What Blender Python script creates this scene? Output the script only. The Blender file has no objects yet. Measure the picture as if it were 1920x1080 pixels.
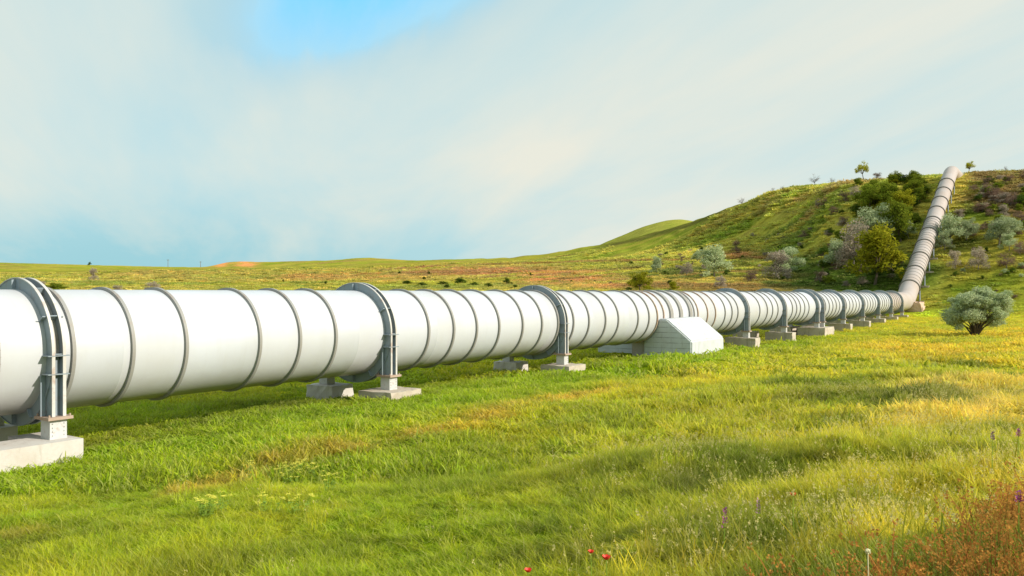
import bpy, bmesh, math, random
import numpy as np
from mathutils import Vector, Matrix
from math import radians, sin, cos, tan, pi, atan2, sqrt

random.seed(7)
RS = np.random.RandomState(11)
S = bpy.context.scene
COL = S.collection

# ------------------------------------------------------------------ camera, sky, sun, exposure
F = 1500.0                 # focal length in px of a 1920 px wide frame
U0, V0 = 960.0, 549.0      # eye level sits at row 549
E = 3.8                    # eye height above the field (m)
cam = bpy.data.cameras.new("camera"); camo = bpy.data.objects.new("camera", cam)
COL.objects.link(camo); S.camera = camo
cam.sensor_width = 36.0; cam.lens = 36.0 * F / 1920.0
cam.shift_y = 9.0 / 1920.0
cam.clip_start = 0.1; cam.clip_end = 20000
camo.location = (0, 0, E); camo.rotation_euler = (radians(90), 0, 0)

SUN_AZ, SUN_EL = radians(110), radians(28)
w = bpy.data.worlds.new("World"); S.world = w; w.use_nodes = True
wn, wl = w.node_tree.nodes, w.node_tree.links
for n in list(wn): wn.remove(n)
def N_(t, **k):
    n = wn.new(t)
    for a, b in k.items(): setattr(n, a, b)
    return n
sky = N_('ShaderNodeTexSky', sky_type='NISHITA', sun_disc=False)
sky.sun_elevation = SUN_EL; sky.sun_rotation = SUN_AZ
sky.air_density = 1.0; sky.dust_density = 0.6; sky.ozone_density = 1.6
tc = N_('ShaderNodeTexCoord')
sep = N_('ShaderNodeSeparateXYZ'); wl.new(tc.outputs['Generated'], sep.inputs[0])
def wmath(op, a, b=None, c=None, clamp=False):
    n = N_('ShaderNodeMath', operation=op); n.use_clamp = clamp
    for i, v in enumerate((a, b, c)):
        if v is None: continue
        if isinstance(v, (int, float)): n.inputs[i].default_value = v
        else: wl.new(v, n.inputs[i])
    return n.outputs[0]
X, Y, Z_ = sep.outputs
zz = wmath('ADD', wmath('MAXIMUM', Z_, 0.0), 0.13)
px = wmath('DIVIDE', X, zz); py = wmath('DIVIDE', Y, zz)
cmb = N_('ShaderNodeCombineXYZ'); wl.new(px, cmb.inputs[0]); wl.new(py, cmb.inputs[1])
mp = N_('ShaderNodeMapping', vector_type='TEXTURE'); wl.new(cmb.outputs[0], mp.inputs[0])
mp.inputs['Rotation'].default_value = (0, 0, radians(17)); mp.inputs['Scale'].default_value = (1.1, 5.0, 1)
nz = N_('ShaderNodeTexNoise'); wl.new(mp.outputs[0], nz.inputs['Vector'])
nz.inputs['Scale'].default_value = 1.15; nz.inputs['Detail'].default_value = 9; nz.inputs['Roughness'].default_value = 0.56
nz.inputs['Distortion'].default_value = 0.35
nz2 = N_('ShaderNodeTexNoise'); wl.new(cmb.outputs[0], nz2.inputs['Vector'])
nz2.inputs['Scale'].default_value = 0.55; nz2.inputs['Detail'].default_value = 3
# clear window of blue sky high up, left of the middle
def gauss(dx, dz, sx, sz, sk=0.0):
    a = wmath('DIVIDE', wmath('SUBTRACT', wmath('DIVIDE', X, wmath('MAXIMUM', Y, 0.05)), dx), sx)
    b = wmath('DIVIDE', wmath('SUBTRACT', wmath('DIVIDE', Z_, wmath('MAXIMUM', Y, 0.05)), dz), sz)
    if sk: a = wmath('SUBTRACT', a, wmath('MULTIPLY', b, sk))
    return wmath('POWER', 2.718, wmath('MULTIPLY', wmath('ADD', wmath('MULTIPLY', a, a), wmath('MULTIPLY', b, b)), -1.0))
hole0 = gauss(-0.165, 0.395, 0.135, 0.095, 0.55)
nz3 = N_('ShaderNodeTexNoise'); wl.new(mp.outputs[0], nz3.inputs['Vector']); nz3.inputs['Scale'].default_value = 3.5; nz3.inputs['Detail'].default_value = 8; nz3.inputs['Roughness'].default_value = 0.6
hole = wmath('MULTIPLY', hole0, wmath('MULTIPLY_ADD', nz3.outputs[0], 1.9, -0.05), clamp=True)
low = gauss(-0.50, 0.035, 0.48, 0.075)
rightveil = gauss(0.55, 0.25, 0.55, 0.22)
leftveil = gauss(-0.5, 0.27, 0.3, 0.13)
m = wmath('MULTIPLY_ADD', nz.outputs[0], 2.7, -1.12)
m = wmath('ADD', m, wmath('MULTIPLY_ADD', nz2.outputs[0], 0.7, -0.25))
m = wmath('ADD', m, wmath('MULTIPLY', rightveil, 0.34))
m = wmath('ADD', m, wmath('MULTIPLY', gauss(0.18, 0.10, 0.35, 0.10), 0.42))
m = wmath('ADD', m, wmath('MULTIPLY', leftveil, 0.12))
m = wmath('SUBTRACT', m, wmath('MULTIPLY', hole, 1.25))
m = wmath('SUBTRACT', m, wmath('MULTIPLY', low, 0.35), clamp=True)
m = wmath('MULTIPLY', m, 0.85)
tint = N_('ShaderNodeMix', data_type='RGBA', blend_type='MULTIPLY'); tint.inputs[0].default_value = 1
wl.new(sky.outputs[0], tint.inputs[6]); tint.inputs[7].default_value = (1.05, 1.22, 1.06, 1)
mixc = N_('ShaderNodeMix', data_type='RGBA'); wl.new(m, mixc.inputs[0])
wl.new(tint.outputs[2], mixc.inputs[6]); mixc.inputs[7].default_value = (10.4, 10.0, 8.5, 1)
# thin veil everywhere, pulls the clear part towards pale cyan; not inside the clear window
veil = N_('ShaderNodeMix', data_type='RGBA')
wl.new(wmath('MULTIPLY', wmath('SUBTRACT', 1.0, wmath('MULTIPLY', hole, 1.15), clamp=True), 0.92), veil.inputs[0])
hb = N_('ShaderNodeMix', data_type='RGBA'); wl.new(wmath('MULTIPLY', hole, 3.0, clamp=True), hb.inputs[0]); wl.new(tint.outputs[2], hb.inputs[6]); hb.inputs[7].default_value = (2.5, 8.3, 13.0, 1)
wl.new(hb.outputs[2], veil.inputs[6])
vc = N_('ShaderNodeMix', data_type='RGBA'); wl.new(low, vc.inputs[0]); vc.inputs[6].default_value = (6.6, 9.2, 9.7, 1); vc.inputs[7].default_value = (4.0, 7.6, 8.7, 1)
wl.new(vc.outputs[2], veil.inputs[7]); veil.inputs[7].default_value = (4.3, 7.3, 7.9, 1)
wl.new(veil.outputs[2], mixc.inputs[6])
bg = N_('ShaderNodeBackground'); wl.new(mixc.outputs[2], bg.inputs[0]); bg.inputs[1].default_value = 0.056
wo = N_('ShaderNodeOutputWorld'); wl.new(bg.outputs[0], wo.inputs[0])

sl = bpy.data.lights.new("sun", 'SUN'); sl.energy = 3.7; sl.angle = radians(0.6); sl.color = (1.0, 0.92, 0.79)
so = bpy.data.objects.new("sun", sl); COL.objects.link(so)
sdir = Vector((sin(SUN_AZ) * cos(SUN_EL), cos(SUN_AZ) * cos(SUN_EL), sin(SUN_EL)))
so.rotation_euler = sdir.to_track_quat('Z', 'Y').to_euler(); so.location = (60, -20, 60)
vs = S.view_settings; vs.view_transform = 'Standard'; vs.look = 'None'; vs.gamma = 1; vs.exposure = 0.6
S.render.engine = 'CYCLES'
S.cycles.max_bounces = 5; S.cycles.diffuse_bounces = 3; S.cycles.transparent_max_bounces = 6

# ------------------------------------------------------------------ pipe frame
TH = math.atan(1020.0 / F)
CT, ST = cos(TH), sin(TH)
DV = Vector((ST, CT, 0)); NV = Vector((-CT, ST, 0))   # along the pipe; towards its far side
DP = 20.8           # distance from eye to the pipe's vertical plane
R = 1.5; AX = E - 1.42   # pipe radius, axis height
def P(t, n, z): return Vector((t * ST - n * CT, t * CT + n * ST, z))
def t_at(u, n):
    q = (u - U0) / F
    return n * (CT + q * ST) / (ST - q * CT)

# ------------------------------------------------------------------ numpy noise + terrain
_tab = RS.rand(256, 256)
def vnoise(x, y, s=0):
    x = np.asarray(x, float) + 37.3 * s; y = np.asarray(y, float) + 91.7 * s
    xi = np.floor(x).astype(int); yi = np.floor(y).astype(int)
    fx = x - xi; fy = y - yi
    fx = fx * fx * fx * (fx * (fx * 6 - 15) + 10); fy = fy * fy * fy * (fy * (fy * 6 - 15) + 10)
    a = _tab[xi & 255, yi & 255]; b = _tab[(xi + 1) & 255, yi & 255]
    c = _tab[xi & 255, (yi + 1) & 255]; d = _tab[(xi + 1) & 255, (yi + 1) & 255]
    return (a * (1 - fx) + b * fx) * (1 - fy) + (c * (1 - fx) + d * fx) * fy - 0.5
def fbm(x, y, o=4, s=0):
    r = 0; a = 1.0; f = 1.0
    for k in range(o):
        r = r + a * vnoise(x * f, y * f, s + k); a *= 0.5; f *= 2.03
    return r
def sm(a, b, v):
    t = np.clip((v - a) / (b - a), 0, 1); return t * t * (3 - 2 * t)

# columns: (Z, z) with z given relative to the eye, or (Z, 'y', row) to sit on a sight line
def k_(Zd, row): return (Zd, (V0 - row) * Zd / F)
KN = {
 -700: [(2,-3.5),(6,-3.6),(12,-3.8),(20,-3.9),(60,-3.8),(130,-1.6),k_(200,541),k_(350,518),k_(600,499),k_(900,492),(1300,22),(6000,60)],
 0:    [(2,-3.3),(6,-3.55),(10,-3.7),(18,-3.88),(30,-3.8),(60,-3.7),(130,-1.6),k_(200,540),k_(350,517),k_(500,506),k_(800,491.5),(1200,20),(6000,60)],
 130:  [(2,-3.2),(6,-3.4),(10,-3.6),(18,-3.85),(30,-3.75),(60,-3.7),(130,-1.6),k_(200,541),k_(350,518),k_(500,505),k_(800,495),(1200,20),(6000,70)],
 300:  [(2,-3.0),(6,-3.3),(10,-3.55),(18,-3.75),(30,-3.75),(60,-3.7),(130,-1.2),k_(200,539),k_(300,520),k_(450,502),(560,12),k_(800,499),(1200,30),(6000,120)],
 385:  [(2,-2.9),(6,-3.2),(10,-3.45),(18,-3.7),(30,-3.72),(60,-3.7),(130,-1),k_(200,538),k_(300,520),k_(450,502),(560,12),k_(800,501),(1200,32),(6000,140)],
 425:  [(2,-2.9),(6,-3.2),(10,-3.45),(18,-3.7),(30,-3.72),(60,-3.7),(130,-1),k_(200,538),k_(300,520),k_(450,502),(600,14),k_(900,488),(1200,30),(6000,120)],
 600:  [(2,-2.7),(6,-3.1),(9.5,-3.36),(15,-3.58),(30,-3.68),(60,-3.6),(120,-1),k_(170,540),k_(250,527),k_(400,503),k_(550,496),k_(800,487),(1200,30),(6000,100)],
 690:  [(2,-2.6),(6,-3.0),(9.5,-3.28),(15,-3.55),(30,-3.68),(60,-3.6),(120,-1),k_(160,541),k_(230,527),k_(380,503),k_(520,494),k_(700,481),(1000,24),(6000,100)],
 925:  [(2,-2.2),(6,-2.75),(8.5,-2.98),(15,-3.4),(30,-3.66),(60,-3.6),(115,-1),k_(150,541),k_(220,523),k_(330,500),k_(420,491),k_(560,484),(800,20),(6000,60)],
 1060: [(2,-2.0),(5,-2.4),(7.5,-2.66),(15,-3.33),(30,-3.65),(60,-3.62),(115,-1),k_(145,541),k_(210,522),k_(300,497),k_(350,492),k_(470,470),(800,22),(6000,60)],
 1120: [(2,-1.9),(5,-2.3),(7.4,-2.6),(12,-3.05),(30,-3.66),(60,-3.65),(110,-1.2),k_(142,541),k_(205,519),k_(285,494),k_(340,487),k_(440,459),(560,22),k_(640,457),(800,26),(6000,60)],
 1180: [(2,-1.85),(5,-2.2),(7.2,-2.5),(12,-2.95),(30,-3.66),(60,-3.68),(110,-1.3),k_(140,541),k_(200,516),k_(260,494),k_(320,481),k_(420,448),(520,25),k_(640,432),(800,34),(6000,60)],
 1240: [(2,-1.8),(5,-2.15),(7,-2.4),(12,-2.85),(28,-3.64),(60,-3.7),(110,-1.6),k_(138,541),k_(195,512),k_(240,492),k_(300,475),k_(400,434),(500,27),k_(640,412),(800,40),(6000,60)],
 1300: [(2,-1.75),(5,-2.1),(7,-2.35),(12,-2.8),(27,-3.6),(60,-3.72),(110,-1.8),k_(138,543),k_(185,512),k_(225,490),k_(285,465),k_(375,415),(480,28),k_(640,409),(800,40),(6000,60)],
 1400: [(2,-1.7),(5,-2.0),(7,-2.25),(12,-2.7),(25,-3.35),(36,-3.7),(50,-3.95),(60,-4.2),(85,-4.15),(115,-2.4),k_(142,545),k_(180,508),k_(215,484),k_(265,445),k_(330,378),(420,30),(6000,60)],
 1490: [(2,-1.7),(5,-1.95),(7,-2.2),(12,-2.65),(24,-3.05),(34,-3.68),(50,-3.95),(60,-4.25),(88,-4.2),(120,-3.0),k_(146,547),k_(178,502),k_(208,466),k_(250,405),k_(285,352),(360,33),(6000,60)],
 1600: [(2,-1.65),(5,-1.85),(8,-2.15),(14,-2.6),(23,-2.85),(34,-3.65),(52,-4.0),(65,-4.25),(90,-4.2),(115,-3.85),(125,-3.5),(137,-3.0),k_(148,545),k_(180,447),k_(215,352),k_(230,338),(300,32),(6000,60)],
 1700: [(2,-1.6),(5,-1.8),(8,-2.1),(14,-2.5),(22,-2.75),(34,-3.6),(60,-4.15),(90,-4.15),(110,-3.9),(120,-3.75),(131,-3.6),(135,-2.8),(195,25.7),(203,28.9),(215,31),(300,33),(6000,60)],
 1800: [(2,-1.6),(5,-1.75),(8,-2.05),(14,-2.45),(22,-2.68),(34,-3.6),(60,-4.1),(90,-4.1),(117,-3.75),(127,-3.5),(131,-2.6),(187,24.9),(195,28.4),(208,31),(300,33),(6000,60)],
 1920: [(2,-1.6),(5,-1.7),(8,-2.0),(14,-2.4),(22,-2.6),(34,-3.5),(60,-4.05),(90,-4.05),(112,-3.8),(122,-3.6),(127,-2.1),(178,23.9),(188,28.5),(200,31),(300,33),(6000,60)],
 2400: [(2,-1.5),(5,-1.6),(8,-1.9),(14,-2.3),(22,-2.5),(34,-3.2),(60,-3.8),(95,-3.8),(105,-3.4),(110,-2.1),(150,20),(165,26),(180,29),(300,33),(6000,60)],
}
KU = np.array(sorted(KN)); LZ = np.linspace(math.log(0.5), math.log(6000), 700)
TAB = []
for u in KU:
    k = KN[u]; zs = np.array([a[0] for a in k]); hs = np.array([a[1] for a in k])
    TAB.append(np.interp(np.exp(LZ), zs, hs))
TAB = np.array(TAB)
UU = np.arange(-700, 2401, 10.0)
T2 = np.array([np.interp(UU, KU, TAB[:, j]) for j in range(TAB.shape[1])]).T
def blur(a, n, ax):
    k = np.hanning(n + 2)[1:-1]; k /= k.sum()
    pad = [(0, 0), (0, 0)]; pad[ax] = (n // 2, n // 2)
    return np.apply_along_axis(lambda v: np.convolve(v, k, 'valid'), ax, np.pad(a, pad, mode='edge'))
T2 = blur(T2, 9, 0); T2 = blur(T2, 9, 1)
# main hill: bring its crest to the measured skyline, smoothly towards the crest
CRU = [1060, 1120, 1180, 1240, 1300, 1350, 1400, 1440, 1490, 1550, 1600, 1650, 1700, 1760, 1800, 1850, 1920, 2400]
CRY = [470, 459.5, 448, 433, 415, 396, 378, 363, 353, 346, 341, 338, 334.5, 331, 328, 324.5, 322, 318]
CRZ = [470, 440, 420, 400, 375, 352, 330, 308, 285, 255, 230, 215, 206, 200, 196, 192, 189, 180]
ZZ = np.exp(LZ)
for i_, u_ in enumerate(UU):
    if u_ < 1030: continue
    zc = np.interp(u_, CRU, CRZ); want = (V0 - np.interp(u_, CRU, CRY)) / F
    win = (ZZ > zc * .75) & (ZZ < min(zc * 1.22, 520)); have = (T2[i_][win] / ZZ[win]).max()
    wgt = np.clip((ZZ - zc * .72) / (zc * .28), 0, 1); wgt = wgt * wgt * (3 - 2 * wgt) * min(1, (u_ - 1030) / 60)
    T2[i_] += (want - have) * zc * wgt
AMAX = math.atan((2400 - U0) / F)
def polar(x, y):
    x = np.asarray(x, float); y = np.asarray(y, float)
    r = np.hypot(x, y) + 1e-6
    a = np.arctan2(x, y)
    ac = np.clip(a, -AMAX, AMAX)
    u = U0 + F * np.tan(ac); Zd = r * np.cos(ac)
    return np.clip(u, -700, 2400), np.maximum(Zd, 0.5)
def Hbase(x, y):
    u, Zd = polar(x, y)
    fu = (u + 700) / 10.0; iu = np.clip(np.floor(fu).astype(int), 0, len(UU) - 2); fu = fu - iu
    fz = (np.log(Zd) - LZ[0]) / (LZ[1] - LZ[0]); iz = np.clip(np.floor(fz).astype(int), 0, len(LZ) - 2); fz = np.clip(fz - iz, 0, 1)
    a = T2[iu, iz] * (1 - fu) + T2[iu + 1, iz] * fu
    b = T2[iu, iz + 1] * (1 - fu) + T2[iu + 1, iz + 1] * fu
    return E + a * (1 - fz) + b * fz
def H(x, y):
    x = np.asarray(x, float); y = np.asarray(y, float)
    u, Zd = polar(x, y)
    t = x * ST + y * CT; n = -x * CT + y * ST
    z = Hbase(x, y)
    near_pipe = np.exp(-((n - DP) / 3.2) ** 2)
    z = z - 0.22 * sm(18.8, 21.0, n) * (1 - sm(40, 60, Zd)) * sm(17, 22, Zd) * (1 - sm(28, 34, n))
    lumps = fbm(x / 4.5, y / 2.6, 4, 3) * 0.42 * (1 - 0.8 * near_pipe) * sm(3, 9, Zd) * (1 - 0.7 * sm(45, 80, Zd)) * (0.45 + 0.75 * sm(700, 1500, u))
    z = z + lumps
    z = z + fbm(x / 0.7, y / 0.7, 2, 9) * 0.07 * (1 - sm(25, 60, Zd))
    far = sm(135, 200, Zd) * (1 - 0.85 * near_pipe)
    z = z + far * fbm(t / 9.0, n / 30.0, 4, 15) * 0.42 * np.clip(Zd / 260, 0.6, 2.0) * (1 - sm(500, 900, Zd) * 0.6)
    # little stepped sheep terraces across the hillside
    z = z + far * (1 - sm(350, 500, Zd)) * 0.20 * np.sin(z * 1.9 + fbm(x / 25, y / 25, 2, 21) * 7)
    return z
def Hs(x, y): return float(H(np.array([x]), np.array([y]))[0])
def ray(u, row, zmin=3.0, zmax=1500.0, pick='first'):
    """world point where the ground meets the line of sight through (u,row)"""
    Zs = np.exp(np.linspace(math.log(zmin), math.log(zmax), 3000))
    xs = (u - U0) / F * Zs; zs = E + (V0 - row) / F * Zs
    g = H(xs, Zs); hit = np.nonzero(g >= zs)[0]
    i = hit[0] if len(hit) else len(Zs) - 1
    if not len(hit):
        # above the skyline: stand it on the crest
        i = int(np.argmax((g - E) / Zs))
    return Vector((xs[i], Zs[i], float(g[i])))

def lerp3(a, b, k): return a * (1 - k[..., None]) + b * k[..., None]
def field_colour(x, y):
    """colour of the turf/soil by place, some shade painted in (linear albedo)"""
    x = np.asarray(x, float); y = np.asarray(y, float)
    u, Zd = polar(x, y)
    t = x * ST + y * CT; n = -x * CT + y * ST
    z = H(x, y); row = V0 - (z - E) / Zd * F
    G = lambda *c: np.array(c)[None, :]
    one = np.ones(x.shape)
    c = G(0.150, 0.235, 0.014) * one[..., None]
    n1 = fbm(x / 5.0, y / 5.0, 4, 31); n2 = fbm(x / 1.6, y / 1.6, 3, 41); n3 = fbm(x / 18, y / 18, 3, 51)
    n4 = fbm(x / 3.3, y / 2.2, 4, 61)
    c = lerp3(c, G(0.265, 0.300, 0.022), np.clip(0.42 + n1 * 1.1 + n2 * 0.5, 0, 1))
    # right half is duller and yellower
    c = lerp3(c, G(0.275, 0.285, 0.050), 0.62 * sm(800, 1500, u) * (1 - sm(120, 150, Zd)) * np.clip(0.9 + n3, 0, 1))
    # mid field towards the hill, straw patches
    straw = sm(24, 36, Zd) * (1 - sm(105, 130, Zd)) * (1 - sm(17, 20.0, n)) * sm(700, 1100, u)
    c = lerp3(c, G(0.33, 0.28, 0.045), straw * np.clip(0.0 + n3 * 1.5 + n1 * .8 + n4 * .5, 0, .7))
    pale = sm(13, 16, Zd) * (1 - sm(22, 28, Zd)) * sm(1600, 1750, u)
    c = lerp3(c, G(0.37, 0.35, 0.13), pale * np.clip(0.36 + n1 * 1.5 + n4 * .6, 0, .85))
    # dark green mottling: lush grass, with shade of the hollows painted in
    dark = np.clip((n4 + .35 * n2 - 0.10) * 3.6, 0, 1) * (0.55 + 0.45 * sm(900, 1500, u)) * (1 - sm(40, 60, Zd))
    c = lerp3(c, G(0.055, 0.105, 0.012), dark * 0.8)
    # thin worn strip parallel to the pipe
    strip = np.exp(-((n - 12.9 - 0.02 * t + n1) / 0.8) ** 2) * sm(6, 12, Zd) * (1 - sm(30, 40, Zd)) * np.clip(0.6 + n2 * 2.0, 0, 1)
    c = lerp3(c, G(0.27, 0.20, 0.07), strip * 0.6)
    # greener right beside the pipe, darker green under it
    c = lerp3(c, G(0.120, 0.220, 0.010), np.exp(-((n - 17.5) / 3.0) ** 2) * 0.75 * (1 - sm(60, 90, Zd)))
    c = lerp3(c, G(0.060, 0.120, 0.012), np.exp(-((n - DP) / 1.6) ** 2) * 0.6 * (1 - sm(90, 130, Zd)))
    # ---------------- beyond the pipe
    st1 = fbm(x / 45.0, y / 11.0, 4, 71); st2 = fbm(x / 60, y / 22.0, 4, 81); st3 = fbm(x / 9, y / 9, 3, 91)
    for du, dr, su, sr, k_a in ((1180, 1062, 230, 26, .8), (1480, 1045, 150, 22, .6), (1300, 925, 60, 30, .8), (1800, 858, 170, 11, .85), (1560, 862, 90, 8, .5), (1640, 744, 190, 9, .45), (1500, 795, 70, 14, .6), (1030, 1000, 40, 8, .5), (850, 960, 60, 7, .5), (560, 760, 120, 5, .3), (1480, 760, 60, 6, .5)):  # lush dark grass and shadowed hollows, painted into the turf colour
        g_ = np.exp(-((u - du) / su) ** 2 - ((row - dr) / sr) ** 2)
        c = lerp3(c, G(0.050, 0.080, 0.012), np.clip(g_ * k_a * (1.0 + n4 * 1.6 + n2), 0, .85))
    beyond = sm(100, 150, Zd) * np.maximum(sm(21, 30, n), sm(136, 150, t))
    fc = lerp3(G(0.22, 0.235, 0.03) * one[..., None], G(0.26, 0.245, 0.05), np.clip(0.45 + st2 * 2.2, 0, 1))
    fc = lerp3(fc, G(0.13, 0.18, 0.03), np.clip(st1 * 2.2 + .1, 0, .8))
    hillg = sm(900, 1200, u) * (1 - sm(488, 498, row)) + sm(420, 520, Zd)
    hg = lerp3(G(0.175, 0.235, 0.025) * one[..., None], G(0.26, 0.27, 0.045), np.clip(0.4 + st1 * 2 + st3, 0, 1))
    st4 = fbm(x / 38.0, y / 6.5 + x / 60.0, 3, 77)
    hg = lerp3(hg, G(0.075, 0.125, 0.018), np.clip(st4 * 3.0 - .25, 0, .75) * sm(1250, 1500, u))  # dark streaks paint terrace and shrub shadows into the slope
    st5 = fbm(x / 50.0, y / 11.0, 4, 87)
    hg = lerp3(hg, G(0.33, 0.30, 0.055), np.clip(st5 * 2.0, 0, .7))
    hg = lerp3(hg, G(0.22, 0.16, 0.065), np.clip(st2 * 2.2 + st3 - .3, 0, .7))
    fc = lerp3(fc, hg, np.clip(hillg, 0, 1))
    # brown weedy rise and orange bare earth
    rise = np.exp(-((u - 640) / 140) ** 2 - ((row - 519) / 9.0) ** 2)
    fc = lerp3(fc, G(0.27, 0.175, 0.055), np.clip(rise * (0.9 + st3 * 1.5), 0, .85))
    rise2 = np.exp(-((u - 300) / 120) ** 2 - ((row - 514) / 9.0) ** 2)
    fc = lerp3(fc, G(0.25, 0.20, 0.06), np.clip(rise2 * (0.6 + st3 * 1.2), 0, .7))
    soil_line = 497 + (u - 700) * 0.058
    soil = np.exp(-((row - soil_line - 3) / (7 + 7 * sm(800, 1050, u))) ** 2) * sm(690, 880, u) * (1 - sm(1150, 1420, u))
    fc = lerp3(fc, G(0.36, 0.19, 0.078), np.clip(soil * (0.75 + st1 * 2.4 + st3 * 1.4), 0, .95))
    brn = np.exp(-((row - soil_line - 4) / 12.0) ** 2) * sm(660, 820, u) * (1 - sm(1350, 1550, u))
    fc = lerp3(fc, G(0.20, 0.115, 0.05), np.clip(brn * (0.75 + st1 * 2.6 - st3), 0, .8))
    track = np.exp(-((row - (496 - (u - 925) * 0.024)) / 1.6) ** 2) * sm(850, 1000, u) * (1 - sm(1420, 1560, u))
    fc = lerp3(fc, G(0.15, 0.075, 0.03), np.clip(track * (1.1 + st3), 0, .85))
    cut = np.exp(-((row - 479) / 6.5) ** 2) * np.exp(-((u - 1400) / 42) ** 2)
    fc = lerp3(fc, G(0.30, 0.15, 0.07), np.clip(cut * (1 + st3 * 2), 0, .85))
    cut2 = np.exp(-((row - 495) / 5.0) ** 2) * (np.exp(-((u - 412) / 13) ** 2) + np.exp(-((u - 462) / 20) ** 2)) * sm(600, 700, Zd)
    fc = lerp3(fc, G(0.60, 0.27, 0.11), np.clip(cut2 * (1.2 + st3 * 1.5), 0, .9))
    band = sm(1120, 1260, u) * (1 - sm(1480, 1600, u)) * sm(492, 508, row)
    fc = lerp3(fc, G(0.15, 0.105, 0.035), np.clip(band * (.62 + st1 * 2.2 + st3), 0, .85))
    fc = lerp3(fc, G(0.05, 0.085, 0.015), np.clip(band * (st4 * 3.2 + st3 - .1), 0, .8))
    crest = np.interp(u, CRU, CRY)
    ridge = sm(1090, 1150, u) * (1 - sm(1330, 1400, u)) * np.exp(-((row - crest - 3.5) / 5.0) ** 2) * (Zd < 480)
    fc = lerp3(fc, G(0.075, 0.080, 0.025), np.clip(ridge * (.8 + st3 * 1.2), 0, .8))
    fc = lerp3(fc, G(0.24, 0.29, 0.05), .7 * sm(500, 540, Zd) * sm(1100, 1130, u))
    hollow = sm(1380, 1560, u) * (1 - sm(1720, 1780, u)) * sm(445, 500, row)  # dark undergrowth green, with shade left of the inclined pipe painted in
    fc = lerp3(fc, G(0.04, 0.085, 0.012), np.clip(hollow * (.8 + st3 * 1.5), 0, .85))
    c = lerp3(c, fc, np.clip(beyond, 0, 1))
    # slope right of the inclined pipe
    rs = sm(1745, 1790, u) * sm(122, 135, Zd) * sm(1, 5, -(n - DP))
    rc = lerp3(G(0.10, 0.15, 0.016) * one[..., None], G(0.20, 0.20, 0.03), np.clip(.35 + st1 * 2.4 + st3, 0, 1))
    rc = lerp3(rc, G(0.05, 0.08, 0.015), np.clip(st4 * 3 + st3, 0, .75))
    rc = lerp3(rc, G(0.125, 0.082, 0.04), np.clip(sm(430, 370, row) * (0.55 + st3 * 2), 0, .8))
    c = lerp3(c, rc, rs)
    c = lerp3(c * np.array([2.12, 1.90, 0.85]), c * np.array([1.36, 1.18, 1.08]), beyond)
    return np.clip(c, 0.005, 0.8)

# ------------------------------------------------------------------ object helpers
def tag(o, label=None, cat=None, group=None, kind=None):
    if label: o['label'] = label
    if cat: o['category'] = cat
    if group: o['group'] = group
    if kind: o['kind'] = kind
    return o
def link_mesh(name, me, mats=(), parent=None):
    for m_ in (mats if isinstance(mats, (list, tuple)) else [mats]): me.materials.append(m_)
    o = bpy.data.objects.new(name, me); COL.objects.link(o)
    if parent: o.parent = parent
    return o
def from_np(name, v, f, mats=(), parent=None, smooth=False):
    me = bpy.data.meshes.new(name)
    me.from_pydata([tuple(a) for a in v], [], [tuple(int(i) for i in a) for a in f])
    if smooth: me.shade_smooth()
    return link_mesh(name, me, mats, parent)
def from_bm(name, bm, mats=(), parent=None, smooth=False, bevel=0.0):
    if bevel:
        bmesh.ops.bevel(bm, geom=[e for e in bm.edges if e.is_manifold and e.calc_face_angle(0) > 0.5], offset=bevel, segments=2, affect='EDGES', profile=0.6)
    bmesh.ops.recalc_face_normals(bm, faces=bm.faces)
    me = bpy.data.meshes.new(name); bm.to_mesh(me); bm.free()
    if smooth: me.shade_smooth()
    return link_mesh(name, me, mats, parent)
def empty(name, loc=(0, 0, 0), rz=0.0, parent=None):
    o = bpy.data.objects.new(name, None); COL.objects.link(o); o.location = loc; o.rotation_euler = (0, 0, rz)
    o.empty_display_size = 0.3
    if parent: o.parent = parent
    return o
def copy_tree(o, parent=None):
    c = o.copy(); COL.objects.link(c)
    if parent: c.parent = parent
    for ch in list(o.children): copy_tree(ch, c)
    return c
def add_hex(bm, pts):
    """8 points: bottom 4 ccw, top 4 ccw"""
    vs_ = [bm.verts.new(p) for p in pts]
    for f in ((0, 3, 2, 1), (4, 5, 6, 7), (0, 1, 5, 4), (1, 2, 6, 5), (2, 3, 7, 6), (3, 0, 4, 7)):
        bm.faces.new([vs_[i] for i in f])
def add_box(bm, x0, x1, y0, y1, z0, z1):
    add_hex(bm, [(x0, y0, z0), (x1, y0, z0), (x1, y1, z0), (x0, y1, z0), (x0, y0, z1), (x1, y0, z1), (x1, y1, z1), (x0, y1, z1)])
def add_prism(bm, poly, a0, a1, axis=0):
    """poly of (p,q); extruded along local axis 0 (x) with p->y, q->z"""
    lo = [bm.verts.new((a0, p, q)) for p, q in poly]; hi = [bm.verts.new((a1, p, q)) for p, q in poly]
    bm.faces.new(lo); bm.faces.new(hi[::-1])
    n = len(poly)
    for i in range(n): bm.faces.new((lo[i], hi[i], hi[(i + 1) % n], lo[(i + 1) % n]))
def add_tube(bm, a, b, ra, rb, seg=6):
    a, b = Vector(a), Vector(b); d = (b - a)
    if d.length < 1e-6: return
    q = d.to_track_quat('Z', 'Y')
    A = [bm.verts.new(a + q @ Vector((cos(2 * pi * i / seg) * ra, sin(2 * pi * i / seg) * ra, 0))) for i in range(seg)]
    B = [bm.verts.new(b + q @ Vector((cos(2 * pi * i / seg) * rb, sin(2 * pi * i / seg) * rb, 0))) for i in range(seg)]
    for i in range(seg): bm.faces.new((A[i], A[(i + 1) % seg], B[(i + 1) % seg], B[i]))
    bm.faces.new(A[::-1]); bm.faces.new(B)
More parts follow.
